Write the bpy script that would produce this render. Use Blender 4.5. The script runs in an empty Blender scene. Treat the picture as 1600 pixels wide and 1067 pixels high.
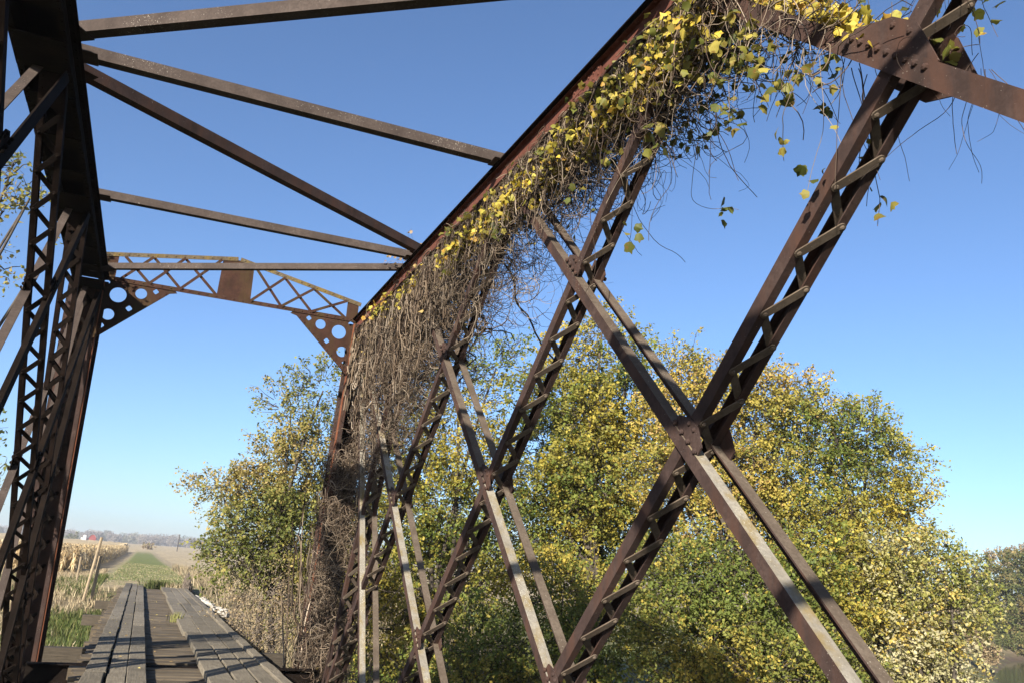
import bpy, math, random
import numpy as np
from mathutils import Vector, Matrix
random.seed(7); rng = np.random.default_rng(11)
S = bpy.context.scene; COL = S.collection
R = math.radians

# ------------------------------------------------------------------ world, sun, camera
SUN = Vector((.70, .75, -.455)).normalized()
el = math.asin(-SUN.z); az = math.atan2(-SUN.x, -SUN.y) % (2*math.pi)
W = bpy.data.worlds.new("World"); S.world = W; W.use_nodes = True
nt = W.node_tree; nt.nodes.clear()
sky = nt.nodes.new('ShaderNodeTexSky'); sky.sky_type = 'NISHITA'; sky.sun_disc = False
sky.sun_elevation = el; sky.sun_rotation = az; sky.altitude = 1000
sky.air_density = .96; sky.dust_density = 2.05; sky.ozone_density = 5.1
bg = nt.nodes.new('ShaderNodeBackground'); bg.inputs[1].default_value = .068
wo = nt.nodes.new('ShaderNodeOutputWorld')
tn = nt.nodes.new('ShaderNodeMix'); tn.data_type = 'RGBA'; tn.blend_type = 'MULTIPLY'; tn.inputs[0].default_value = 1; tn.inputs[7].default_value = (1.01, .988, .99, 1)
nt.links.new(sky.outputs[0], tn.inputs[6]); nt.links.new(tn.outputs[2], bg.inputs[0]); nt.links.new(bg.outputs[0], wo.inputs[0])
sl = bpy.data.lights.new('sun', 'SUN'); sl.energy = 5.0; sl.angle = R(.53); sl.color = (1, .93, .82)
so = bpy.data.objects.new('sun', sl); COL.objects.link(so); so.rotation_euler = SUN.to_track_quat('-Z', 'Y').to_euler()
S.view_settings.view_transform = 'Standard'; S.view_settings.look = 'None'; S.view_settings.exposure = 1.6
S.cycles.max_bounces = 6; S.cycles.transparent_max_bounces = 4

FPX, YAW, PITCH, ROLL = 1340., R(21.75), R(15.16), R(4.01)
EYE = Vector((0, 0, 1.7))
fw = Vector((math.sin(YAW)*math.cos(PITCH), math.cos(YAW)*math.cos(PITCH), math.sin(PITCH)))
rt0 = Vector((math.cos(YAW), -math.sin(YAW), 0)); up0 = rt0.cross(fw)
rt = rt0*math.cos(ROLL)+up0*math.sin(ROLL); up = up0*math.cos(ROLL)-rt0*math.sin(ROLL)
cam = bpy.data.cameras.new('camera'); cam.sensor_width = 36; cam.lens = FPX/1600*36
cam.clip_start = .05; cam.clip_end = 20000
co = bpy.data.objects.new('camera', cam); COL.objects.link(co); S.camera = co
m = Matrix((rt, up, -fw)).transposed().to_4x4(); m.translation = EYE; co.matrix_world = m
def at(px, py, d):                       # a surveyed point of the place: bearing read from the photo, distance d
    return EYE + (fw + rt*((px-800)/FPX) - up*((py-533.5)/FPX))*d

# ------------------------------------------------------------------ tagging and mesh helpers
def tag(o, label=None, cat=None, group=None, kind=None):
    for k, v in (('label', label), ('category', cat), ('group', group), ('kind', kind)):
        if v: o[k] = v
    return o
def empty(name, loc, label=None, cat=None, group=None):
    o = bpy.data.objects.new(name, None); COL.objects.link(o); o.location = loc
    o.empty_display_size = .3
    return tag(o, label, cat, group)
def root_of(o):
    while o.parent: o = o.parent
    return o
def link(name, me, parent=None, mat=None):
    if mat:
        me.materials.clear(); me.materials.append(mat)
    o = bpy.data.objects.new(name, me); COL.objects.link(o)
    if parent: o.parent = parent
    return o
class MB:
    """collects world-space polygons, then links them as ONE mesh"""
    def __init__(s): s.v = []; s.f = []; s.mi = []
    def add(s, vs, fs, mi=0):
        b = len(s.v); s.v += [tuple(v) for v in vs]; s.f += [tuple(i+b for i in f) for f in fs]; s.mi += [mi]*len(fs)
    def box(s, c, ax, ay, az_, mi=0):     # centre and three half-axis vectors
        c, ax, ay, az_ = map(Vector, (c, ax, ay, az_))
        vs = [c+ax*i+ay*j+az_*k for i in (-1, 1) for j in (-1, 1) for k in (-1, 1)]
        fs = [(0, 1, 3, 2), (4, 6, 7, 5), (0, 4, 5, 1), (2, 3, 7, 6), (0, 2, 6, 4), (1, 5, 7, 3)]
        if ax.cross(ay).dot(az_) < 0: fs = [f[::-1] for f in fs]
        s.add(vs, fs, mi)
    def abox(s, x0, x1, y0, y1, z0, z1, mi=0):
        s.box(((x0+x1)/2, (y0+y1)/2, (z0+z1)/2), ((x1-x0)/2, 0, 0), (0, (y1-y0)/2, 0), (0, 0, (z1-z0)/2), mi)
    def extrude(s, poly, a, b, U, V, mis=None):   # closed 2D profile swept from a to b; U,V profile axes
        a, b, U, V = map(Vector, (a, b, U, V)); n = len(poly)
        vs = [a+U*p+V*q for p, q in poly]+[b+U*p+V*q for p, q in poly]
        flip = U.cross(V).dot(b-a) < 0
        ar = sum(poly[i][0]*poly[(i+1) % n][1]-poly[(i+1) % n][0]*poly[i][1] for i in range(n))
        if ar < 0: flip = not flip
        fs = [(i, (i+1) % n, n+(i+1) % n, n+i) for i in range(n)]+[tuple(range(n))[::-1], tuple(range(n, 2*n))]
        if flip: fs = [f[::-1] for f in fs]
        base = len(s.v); s.add(vs, fs)
        if mis:
            st = len(s.mi)-len(fs)
            for i, mi in enumerate(mis): s.mi[st+i] = mi
    def rivet(s, c, n, r=.016, h=.011):
        c, n = Vector(c), Vector(n).normalized(); t = n.orthogonal().normalized(); b = n.cross(t)
        vs = []
        for rr, hh in ((1, -.002), (.78, h*.62)):
            for k in range(8):
                a = k*math.pi/4; vs.append(c+(t*math.cos(a)+b*math.sin(a))*r*rr+n*hh)
        vs.append(c+n*h)
        fs = [(k, (k+1) % 8, 8+(k+1) % 8, 8+k) for k in range(8)]+[(8+k, 8+(k+1) % 8, 16) for k in range(8)]
        s.add(vs, fs)
    def plate(s, poly, c, U, V, N, th):   # flat polygon plate of thickness th along N
        c, U, V, N = map(Vector, (c, U, V, N))
        s.extrude(poly, c, c+N*th, U, V)
    def build(s, name, mat, parent=None, smooth=False):
        o = Vector((0, 0, 0)) if parent is None else root_of(parent).location
        me = bpy.data.meshes.new(name)
        me.from_pydata([(v[0]-o.x, v[1]-o.y, v[2]-o.z) for v in s.v], [], s.f); me.validate()
        mats = mat if isinstance(mat, (list, tuple)) else [mat]
        for mm in mats: me.materials.append(mm)
        if len(mats) > 1 and len(me.polygons) == len(s.mi): me.polygons.foreach_set('material_index', s.mi)
        if smooth: me.polygons.foreach_set('use_smooth', [True]*len(me.polygons))
        return link(name, me, parent)
def np_mesh(name, V, F, mat, parent=None, tint=None, smooth=False):
    """V (n,3) world; F (m,k) faces all of k corners, or list of such arrays"""
    Fs = F if isinstance(F, list) else [F]
    Fs = [f for f in Fs if len(f)]
    o = np.zeros(3) if parent is None else np.array(root_of(parent).location)
    me = bpy.data.meshes.new(name); V = np.asarray(V, float)-o
    me.vertices.add(len(V)); me.vertices.foreach_set('co', V.astype(np.float32).ravel())
    li = np.concatenate([f.ravel() for f in Fs]); tot = np.concatenate([np.full(len(f), f.shape[1]) for f in Fs])
    st = np.concatenate([[0], np.cumsum(tot)[:-1]])
    me.loops.add(len(li)); me.loops.foreach_set('vertex_index', li.astype(np.int32))
    me.polygons.add(len(tot)); me.polygons.foreach_set('loop_start', st.astype(np.int32)); me.polygons.foreach_set('loop_total', tot.astype(np.int32))
    if smooth: me.polygons.foreach_set('use_smooth', np.ones(len(tot), bool))
    me.update(calc_edges=True)
    if tint is not None:
        a = me.color_attributes.new('tint', 'FLOAT_COLOR', 'POINT')
        c = np.ones((len(V), 4), np.float32); c[:, :3] = tint; a.data.foreach_set('color', c.ravel())
    me.materials.append(mat)
    return link(name, me, parent)
def norm(a): return a/np.maximum(np.linalg.norm(a, axis=-1, keepdims=True), 1e-9)
def tubes(P, rad, sides=3):
    """P (S,N,3) paths, rad (S,N) -> verts, quads"""
    Sn, N, _ = P.shape
    T = np.gradient(P, axis=1); T = norm(T)
    ref = norm(rng.normal(size=(Sn, 1, 3))); U = norm(np.cross(T, ref)); Wv = np.cross(T, U)
    a = np.arange(sides)*2*np.pi/sides
    V = P[:, :, None, :]+rad[:, :, None, None]*(np.cos(a)[None, None, :, None]*U[:, :, None, :]+np.sin(a)[None, None, :, None]*Wv[:, :, None, :])
    idx = np.arange(Sn*N*sides).reshape(Sn, N, sides)
    A = idx[:, :-1]; B = idx[:, 1:]
    F = np.stack([A, np.roll(A, -1, 2), np.roll(B, -1, 2), B], -1).reshape(-1, 4)
    return V.reshape(-1, 3), F
def merge(parts):
    vs, fs, b = [], [], 0
    for v, f in parts: vs.append(v); fs.append(f+b); b += len(v)
    return np.concatenate(vs), np.concatenate(fs)

# ------------------------------------------------------------------ materials
def nmat(name):
    mt = bpy.data.materials.new(name); mt.use_nodes = True; t = mt.node_tree
    return mt, t, t.nodes['Principled BSDF']
def ramp(t, fac, stops):
    r = t.nodes.new('ShaderNodeValToRGB'); t.links.new(fac, r.inputs[0]); e = r.color_ramp.elements
    while len(e) < len(stops): e.new(.5)
    for q, (p, c) in zip(e, stops): q.position = p; q.color = (*c, 1)
    return r.outputs[0]
def noise(t, scale, detail=6, rough=.6, stretch=None, w=0):
    tc = t.nodes.new('ShaderNodeTexCoord'); src = tc.outputs['Object']
    if stretch or w:
        mp = t.nodes.new('ShaderNodeMapping'); mp.inputs['Scale'].default_value = stretch or (1, 1, 1); mp.inputs['Location'].default_value = (w, w*.7, -w)
        t.links.new(src, mp.inputs[0]); src = mp.outputs[0]
    n = t.nodes.new('ShaderNodeTexNoise'); n.inputs['Scale'].default_value = scale; n.inputs['Detail'].default_value = detail; n.inputs['Roughness'].default_value = rough
    t.links.new(src, n.inputs['Vector']); return n.outputs['Fac']
def mixc(t, fac, a, b):
    mx = t.nodes.new('ShaderNodeMix'); mx.data_type = 'RGBA'
    if isinstance(fac, float): mx.inputs[0].default_value = fac
    else: t.links.new(fac, mx.inputs[0])
    for i, v in ((6, a), (7, b)):
        if isinstance(v, tuple): mx.inputs[i].default_value = (*v, 1)
        else: t.links.new(v, mx.inputs[i])
    return mx.outputs[2]
def bump(t, b, h, s=.3, d=.01):
    n = t.nodes.new('ShaderNodeBump'); n.inputs['Strength'].default_value = s; n.inputs['Distance'].default_value = d
    t.links.new(h, n.inputs['Height']); t.links.new(n.outputs[0], b.inputs['Normal'])
def steel(name, dark, mid, light, speck=.70, speck_col=(.42, .37, .30), streak=None, w=0):
    K = .60; dark, mid, light, speck_col = [tuple(x*K for x in q) for q in (dark, mid, light, speck_col)]
    if streak: streak = tuple(x*K for x in streak)
    mt, t, b = nmat(name)
    n1 = noise(t, 3.1, 8, .65, None, w); n2 = noise(t, 38, 4, .6, None, w+3); n3 = noise(t, 95, 3, .5, None, w+5); n4 = noise(t, 1.1, 4, .5, None, w+8)
    c = ramp(t, n1, [(.30, dark), (.50, mid), (.72, light)])
    c = mixc(t, ramp(t, n2, [(.42, (0, 0, 0)), (.62, (.55, .55, .55))]), c, tuple(x*.62 for x in mid))
    if streak: c = mixc(t, ramp(t, noise(t, 2.0, 5, .6, (3, 3, .5), w+2), [(.47, (0, 0, 0)), (.66, (.85, .85, .85))]), c, streak)
    # lichen / pale paint flecks with a patchy distribution
    f = t.nodes.new('ShaderNodeMath'); f.operation = 'MULTIPLY_ADD'; t.links.new(n4, f.inputs[0]); f.inputs[1].default_value = .35; t.links.new(n3, f.inputs[2])
    c = mixc(t, ramp(t, f.outputs[0], [(speck+.10, (0, 0, 0)), (speck+.14, (1, 1, 1))]), c, speck_col)
    t.links.new(c, b.inputs['Base Color']); b.inputs['Roughness'].default_value = .85; b.inputs['Specular IOR Level'].default_value = .03 if max(mid) < .03 else .09
    bump(t, b, n2, .35, .004); return mt
M = {}
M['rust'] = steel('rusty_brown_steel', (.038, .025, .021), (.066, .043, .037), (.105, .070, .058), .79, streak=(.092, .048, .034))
M['shade_dark_rust'] = steel('shade_darkened_rusty_steel', (.008, .006, .005), (.014, .010, .008), (.027, .018, .013), .88, w=4)  # dark rust with the left truss's shade put into its colour
M['left_shade_rust'] = steel('shade_darkened_brown_steel', (.010, .007, .0055), (.018, .0115, .009), (.033, .021, .016), .86, w=41)  # brown rust darkened so the left laced diagonals read as shaded
M['red_rust'] = steel('red_rust_steel', (.105, .040, .028), (.165, .063, .044), (.21, .085, .06), .80, w=9)
M['orange_rust'] = steel('orange_rust_steel', (.15, .055, .03), (.24, .088, .045), (.29, .115, .06), .82, w=12)
M['plate_rust'] = steel('streaked_rust_plate', (.034, .018, .013), (.060, .029, .020), (.085, .042, .028), .82, streak=(.066, .045, .018), w=15)
M['lichen'] = steel('lichen_covered_steel', (.20, .17, .12), (.31, .28, .23), (.40, .36, .28), .72, (.50, .47, .39), streak=(.24, .175, .065), w=20)
M['speck'] = steel('weathered_speckled_steel', (.052, .039, .033), (.084, .064, .054), (.122, .094, .079), .785, (.55, .50, .43), w=24)
M['bar'] = steel('tan_weathered_steel', (.09, .066, .048), (.14, .108, .08), (.19, .15, .115), .78, w=30)
M['railtop'] = steel('mossy_steel', (.075, .055, .037), (.12, .09, .056), (.17, .13, .075), .74, (.40, .36, .24), streak=(.20, .135, .035), w=33)
def wood(name, dark, mid, light, axis='Y', w=0):
    dark, mid, light = [(q[0]*.76, q[1]*.72, q[2]*.60) for q in (dark, mid, light)]
    mt, t, b = nmat(name)
    st = (14, .9, 14) if axis == 'Y' else (.9, 14, 14)
    g = noise(t, 3.0, 8, .7, st, w); n1 = noise(t, 2.2, 5, .6, None, w+3); n2 = noise(t, 30, 4, .6, None, w+6)
    oi = t.nodes.new('ShaderNodeObjectInfo')
    c = ramp(t, g, [(.28, dark), (.50, mid), (.72, light)])
    c = mixc(t, ramp(t, n1, [(.42, (0, 0, 0)), (.70, (.6, .6, .6))]), c, dark)
    c = mixc(t, ramp(t, n2, [(.60, (0, 0, 0)), (.72, (.7, .7, .7))]), c, tuple(x*.45 for x in dark))
    h = t.nodes.new('ShaderNodeHueSaturation'); t.links.new(c, h.inputs['Color'])
    mr = t.nodes.new('ShaderNodeMapRange'); t.links.new(oi.outputs['Random'], mr.inputs[0]); mr.inputs[3].default_value = .72; mr.inputs[4].default_value = 1.22
    t.links.new(mr.outputs[0], h.inputs['Value']); t.links.new(h.outputs[0], b.inputs['Base Color'])
    b.inputs['Roughness'].default_value = .9; b.inputs['Specular IOR Level'].default_value = .2
    bump(t, b, g, .7, .008); return mt
M['plank'] = wood('weathered_grey_plank', (.095, .083, .071), (.17, .152, .133), (.255, .232, .205))
M['tie'] = wood('brown_grey_timber', (.066, .053, .042), (.12, .098, .078), (.18, .152, .124), 'X', 5)
M['post'] = wood('old_fence_wood', (.16, .13, .10), (.27, .22, .17), (.36, .30, .24), 'X', 8)
M['pile'] = wood('dark_timber', (.04, .034, .03), (.075, .064, .055), (.12, .10, .085), 'X', 11)
def leafmat(name, trans=.38, spec=.25, spots=False):
    mt, t, b = nmat(name)
    a = t.nodes.new('ShaderNodeAttribute'); a.attribute_name = 'tint'
    if spots:
        col = mixc(t, ramp(t, noise(t, 22, 4, .6), [(.54, (0, 0, 0)), (.68, (.85, .85, .85))]), a.outputs[0], (.16, .085, .02))
        b.inputs['Base Color'].default_value = (0, 0, 0, 1)
        class _A: outputs = [col]
        a = _A
    t.links.new(a.outputs[0], b.inputs['Base Color']); b.inputs['Roughness'].default_value = .55; b.inputs['Specular IOR Level'].default_value = spec
    tr = t.nodes.new('ShaderNodeBsdfTranslucent'); t.links.new(a.outputs[0], tr.inputs[0])
    mx = t.nodes.new('ShaderNodeMixShader'); mx.inputs[0].default_value = trans
    t.links.new(b.outputs[0], mx.inputs[1]); t.links.new(tr.outputs[0], mx.inputs[2]); t.links.new(mx.outputs[0], t.nodes['Material Output'].inputs[0]); return mt
M['leaf'] = leafmat('tree_leaf', .48, .15); M['vineleaf'] = leafmat('vine_leaf', .42, .25, True); M['dry'] = leafmat('dry_blade', .25, .1)
M['stem'] = leafmat('woody_stem', .0, .12)
def bark(name, a, b_, sc=9):
    a, b_ = [tuple(x*.62 for x in q) for q in (a, b_)]
    mt, t, b = nmat(name); n = noise(t, sc, 6, .65)
    t.links.new(ramp(t, n, [(.3, a), (.7, b_)]), b.inputs['Base Color']); b.inputs['Roughness'].default_value = .9; b.inputs['Specular IOR Level'].default_value = .15; return mt
M['bark'] = bark('bark', (.055, .044, .035), (.12, .10, .08)); M['vinestem'] = bark('vine_stem', (.13, .10, .075), (.40, .34, .27), 5)
M['drytwig'] = bark('dry_twig', (.14, .11, .085), (.30, .245, .19), 5)
M['darkstem'] = bark('dark_vine_stem', (.05, .035, .028), (.12, .09, .07), 5)
M['stone'] = bark('pale_stone', (.42, .38, .32), (.75, .70, .62), 6)
M['concrete'] = bark('old_concrete', (.20, .185, .165), (.34, .32, .29), 3)
M['red'] = bark('red_barn_paint', (.24, .05, .045), (.30, .07, .06), 2); M['white'] = bark('white_paint', (.62, .62, .60), (.72, .72, .70), 2)
M['roof'] = bark('grey_roof', (.28, .28, .29), (.38, .38, .39), 2)
mt, t, b = nmat('ground_cover'); a = t.nodes.new('ShaderNodeAttribute'); a.attribute_name = 'tint'
hs = t.nodes.new('ShaderNodeHueSaturation'); t.links.new(a.outputs[0], hs.inputs['Color'])
mr = t.nodes.new('ShaderNodeMapRange'); t.links.new(noise(t, 1.7, 9, .75), mr.inputs[0]); mr.inputs[1].default_value = .3; mr.inputs[2].default_value = .7; mr.inputs[3].default_value = .34; mr.inputs[4].default_value = .80
t.links.new(mr.outputs[0], hs.inputs['Value']); t.links.new(hs.outputs[0], b.inputs['Base Color']); b.inputs['Roughness'].default_value = .95; b.inputs['Specular IOR Level'].default_value = .1
bump(t, b, noise(t, 4, 8, .7), .8, .08); M['ground'] = mt
mt, t, b = nmat('river_water'); b.inputs['Base Color'].default_value = (.030, .036, .022, 1); b.inputs['Roughness'].default_value = .09; b.inputs['Specular IOR Level'].default_value = .5
bump(t, b, noise(t, .45, 4, .6, (1, 1.3, 1)), .012, .05); M['water'] = mt

# ------------------------------------------------------------------ terrain and river
RC = np.array([(-400, -150), (-120, -55), (-40, -14), (0, -5), (30, 0), (62, 24), (97, 60), (128, 82), (180, 86), (420, 60)], float)
def river_dist(x, y):
    p = np.stack([x, y], -1); best = np.full(x.shape, 1e9)
    for a_, b_ in zip(RC[:-1], RC[1:]):
        d = b_-a_; tt = np.clip(((p-a_)@d)/(d@d), 0, 1)
        best = np.minimum(best, np.linalg.norm(p-a_-tt[..., None]*d, axis=-1))
    return best
def sstep(a_, b_, x): q = np.clip((x-a_)/(b_-a_), 0, 1); return q*q*(3-2*q)
def height(x, y):
    x = np.asarray(x, float); y = np.asarray(y, float)
    t_ = river_dist(x, y)-15
    h = np.interp(t_, [-9, -3, 0, 4, 14, 24, 33, 40], [-7.3, -6.6, -5.6, -3.7, -2.9, -1.9, -.8, -.5])
    h = h+.14*np.sin(x*.31+1.3*np.sin(y*.11))*np.sin(y*.27)*np.clip(t_/8, 0, 1)
    path = (1-sstep(2.2, 5.0, np.abs(x-.75)))*sstep(43, 47, y)*(1-sstep(200, 500, y))
    h = h*(1-path)+(-.13+.03*np.sin(y*.5+x))*path
    return h+6.5*sstep(140, 1000, np.hypot(x, y))*(y > 0)+.0
def hgt(x, y): return float(height(np.array([x]), np.array([y]))[0])
def vnoise(x, y, s, seed=0):
    v = 0
    for k in range(4):
        f = 1.9**k/s; v = v+np.sin(x*f*1.3+seed+1.7*np.sin(y*f*.9+k))*np.sin(y*f*1.1+seed*2+1.3*np.sin(x*f*.8+2*k))/1.5**k
    return .5+.28*v
GREEN = np.array((.095, .15, .032)); TAN = np.array((.50, .40, .25)); DRY = np.array((.27, .215, .13)); SOIL = np.array((.13, .095, .065)); CORN = np.array((.56, .43, .24))
def ground_tint(x, y):
    t_ = river_dist(x, y)-15; n = vnoise(x, y, 4.)[:, None]; n2 = vnoise(x, y, 1.3, 3)[:, None]
    c = DRY*n+GREEN*(1-n)
    far = (sstep(52, 75, y)*sstep(28, 60, river_dist(x, y)))[:, None]; c = c*(1-far)+(TAN*(.8+.4*n2))*far
    lf = ((x < -1.2) & (y > 15) & (y < 60))[:, None]; g = np.clip(1.5-1.8*n, 0, 1); c = np.where(lf, GREEN*g*1.05+DRY*(1-g), c)
    pth = ((1-sstep(1.9, 3.2, np.abs(x-.75)))*sstep(45, 47, y)*(1-sstep(250, 420, y)))[:, None]
    patch = np.clip((n2-.45)*2.5, 0, 1)*.6*(1-sstep(60, 110, y))[:, None]+.95*(1-sstep(49, 60, y))[:, None]*(n2 > .30)
    patch = np.clip(patch, 0, 1); c = c*(1-pth)+(np.array((.20, .225, .075))*(1-patch)+(.46, .36, .22)*patch)*pth
    bank = ((t_ < 1.2) & (t_ > -20))[:, None]; c = np.where(bank, SOIL*(.7+.5*n), c)
    return c
def gaxis(lo, hi, c, s, n):
    a_, b_ = np.arcsinh((lo-c)/s), np.arcsinh((hi-c)/s); return c+s*np.sinh(np.linspace(a_, b_, n))
gx = gaxis(-3500, 3500, 2, 12, 260); gy = gaxis(-400, 6000, 35, 14, 300)
X, Y = np.meshgrid(gx, gy); Xf, Yf = X.ravel(), Y.ravel(); Z = height(Xf, Yf)
idx = np.arange(len(Xf)).reshape(X.shape)
F = np.stack([idx[:-1, :-1], idx[:-1, 1:], idx[1:, 1:], idx[1:, :-1]], -1).reshape(-1, 4)
g = np_mesh('ground', np.stack([Xf, Yf, Z], -1), F, M['ground'], tint=ground_tint(Xf, Yf), smooth=True); tag(g, 'grassy farm ground and river bank', 'ground', kind='structure')
wb = MB(); wv = []
for (px_, py_), k in zip(RC, range(len(RC))):
    a_ = RC[max(k-1, 0)]; b_ = RC[min(k+1, len(RC)-1)]; d = norm(np.array([b_-a_]))[0]; nn = np.array([-d[1], d[0]])*22
    wv += [(px_+nn[0], py_+nn[1], -5.55), (px_-nn[0], py_-nn[1], -5.55)]
wb.add(wv, [(2*k+1, 2*k+3, 2*k+2, 2*k) for k in range(len(RC)-1)])
w = wb.build('river', M['water']); tag(w, 'dark green-brown river below the bridge', 'river', kind='structure')

# ------------------------------------------------------------------ the truss bridge
P_, Y0, ZT, ZB, XR, XL = 3.7, 15.83, 6.165, -.92, 3.295, -1.50
bridge = empty('truss_bridge', (.85, Y0, ZB), 'old rusty brown steel through truss bridge with criss-cross laced diagonals', 'bridge')
NT = 7
Ty = lambda i: Y0-i*P_
VX = Vector((1, 0, 0))
def truss_pt(X_, y, z): return Vector((X_, y, z))
# lacing bar: one shared mesh, stadium outline with two rivets
def bar_geo(L):
    pl = []
    for k in range(7): a_ = -math.pi/2+k*math.pi/6; pl.append((L/2+.027*math.cos(a_), .027*math.sin(a_)))
    for k in range(7): a_ = math.pi/2+k*math.pi/6; pl.append((-L/2+.027*math.cos(a_), .027*math.sin(a_)))
    return pl
SH, BP, WX = .074, .211, .12                     # half spacing of channels, lacing pitch
BARL = math.hypot(2*SH+.03, BP)
_b = MB(); _b.plate(bar_geo(BARL), (0, 0, 0), (1, 0, 0), (0, 1, 0), (0, 0, 1), .010)
for sx in (-1, 1): _b.rivet((sx*BARL/2, 0, .010), (0, 0, 1), .018, .014)
BAR = bpy.data.meshes.new('lacing_bar'); BAR.from_pydata(_b.v, [], _b.f); BAR.materials.append(M['bar'])
def lacing(Xc, a, b, d, parent, mode, matl, skip=(), faces=(1,)):
    """zigzag flat bars on the two faces of a laced member a->b (points in the truss plane), half depth d"""
    a, b = Vector(a), Vector(b); L = (b-a).length; mdir = (b-a)/L; n = VX.cross(mdir).normalized()
    cnt = int((L-.3)/BP)
    for face in faces:
        mb = MB()
        nn = n*face
        for k in range(cnt):
            t0 = .15+k*BP
            if any(lo < t0/L < hi for lo, hi in skip): continue
            s = 1 if (k % 2 == 0) else -1
            p = a+mdir*t0+VX*(-s*(SH+.015)); q = a+mdir*(t0+BP)+VX*(s*(SH+.015))
            c = (p+q)/2+nn*(d+.001 if s > 0 else d-.0225); u = (q-p).normalized(); v = nn.cross(u)
            mtx = Matrix((u, v, nn)).transposed().to_4x4(); mtx.translation = c
            if mode == 'parts' and face == LOWER:
                o = link('lacing_bar', BAR, parent); o.matrix_local = Matrix.Translation(-bridge.location) @ mtx
            else:
                b0 = len(mb.v); mb.v += [tuple(mtx @ Vector(v_)) for v_ in _b.v]; mb.f += [tuple(i+b0 for i in f) for f in _b.f]; mb.mi += [0]*len(_b.f)
        if mb.v: mb.build('lacing', matl, parent)
LOWER = 1
def channel(mb, Xc, sgn, a, b, d=.052, fl=.058, th=.011):
    """channel web in the truss plane at Xc, flanges pointing to sgn"""
    a, b = Vector(a), Vector(b); mdir = (b-a).normalized(); n = VX.cross(mdir).normalized()
    prof = [(0, -d), (fl, -d), (fl, -d+th), (th, -d+th), (th, d-th), (fl, d-th), (fl, d), (0, d)]
    mb.extrude([(sgn*p, q) for p, q in prof], a+VX*(Xc-a.x), b+VX*(Xc-b.x), VX, n)
def laced(Xc, a, b, side, mode='one', name='laced_diagonal', skip=(), faces=(1,)):
    mat1 = M['rust'] if side > 0 else M['left_shade_rust']
    root = None
    for sgn in (-1, 1):
        mb = MB(); channel(mb, Xc+sgn*WX, -sgn, a, b)
        o = mb.build('channel' if root else name, mat1, root or bridge)
        if not root: root = o
    lacing(Xc, a, b, .052, root, mode, M['bar'] if side > 0 else M['shade_dark_rust'], skip, faces)
    A, B_ = Vector(a), Vector(b); L = (B_-A).length; mdir = (B_-A)/L; n = VX.cross(mdir)
    for tt in (.02, .98):
        for face in (1, -1):
            tp = MB(); c = A+mdir*L*tt+n*face*.070+VX*(Xc-A.x); tp.box(c, VX*(WX-.002), mdir*.17, n*.005)
            for sx in (-1, 1):
                for k in (-.12, 0, .12): tp.rivet(c+VX*sx*(WX-.03)+mdir*k+n*face*.005, n*face)
            tp.build('tie_plate', mat1, root)
    return root
def counter(Xc, a, b, inner, lich, wide=.088):
    """pair of angle bars, one each side; the upper leg is the lichen-covered one"""
    a, b = Vector(a), Vector(b); mdir = (b-a).normalized(); n = VX.cross(mdir).normalized()
    if n.z < 0: n = -n
    root = None
    for sgn in (inner, -inner):
        mb = MB(); X_ = Xc+sgn*(WX+.026); w_ = wide; th = .012; low = (Xc < 0 and sgn == inner)
        prof = [(0, -w_*.55), (0, w_*.5), (-sgn*w_, w_*.5), (-sgn*w_, w_*.5-th), (-sgn*th, w_*.5-th), (-sgn*th, -w_*.55)]
        if low: w_ = .15; prof = [(0, w_*.5), (0, -w_*.5), (-sgn*.09, -w_*.5), (-sgn*.09, -w_*.5+th), (-sgn*th, -w_*.5+th), (-sgn*th, w_*.5)]
        split = a.lerp(b, .5)
        for q0, q1, lc in ((a, split, lich > 1), (split, b, lich > 0)):
            mb.extrude(prof, q0+VX*(X_-q0.x), q1+VX*(X_-q1.x), VX, n, [0, 0 if low else (1 if (lc and sgn == inner and Xc > 0) else (2 if Xc < 0 else 3)), 0, 0, 0, 0])
        o = mb.build('angle_bar' if root else 'counter_diagonal', [M['shade_dark_rust'] if low else M['rust'], M['lichen'], M['speck'], M['bar']], root or bridge)
        if not root: root = o
    return root
def gusset(Xp, sgn, yc, zc, mdir, lx, lz, rows, mat):
    """six-sided plate on the face of the truss, with a row of rivets along the counter"""
    mb = MB(); U = Vector(mdir).normalized(); V = VX.cross(U)
    if V.z < 0: V = -V
    poly = [(-lx, -.045), (lx, -.045), (lx, .05), (lx*.22, lz), (-lx*.3, lz*.93), (-lx, .05)] if lx > .3 and sgn < 0 else [(-lx, -.045), (-lx*.4, -lz*.9), (lx*.35, -lz*.9), (lx, -.045), (lx, .05), (lx*.3, lz), (-lx*.3, lz), (-lx, .05)] if lx > .3 else [(-lx*.5, -lz*.7), (lx*.5, -lz*.7), (lx, -.03), (lx, .05), (lx*.3, lz), (-lx*.3, lz), (-lx, .05), (-lx, -.03)]
    c = Vector((Xp, yc, zc))-(U*.06 if lx > .3 else U*0); mb.plate(poly, c, U, V, VX*sgn, .012)
    for k in range(rows):
        q = -lx*.88+k*(2*lx*.88)/(rows-1)
        mb.rivet(c+U*q+V*.0+VX*sgn*.0275, VX*sgn, .021, .018)
    for q, r_ in ((-.07, lz*.72), (.07, lz*.72)) if lx > .3 and sgn < 0 else ((-lx*.2, lz*.72), (lx*.2, lz*.72), (-lx*.25, -lz*.55), (lx*.25, -lz*.55)): mb.rivet(c+U*q+V*r_+VX*sgn*.012, VX*sgn, .02, .016)
    o = mb.build('gusset_plate', mat, bridge)
    return o
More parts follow.
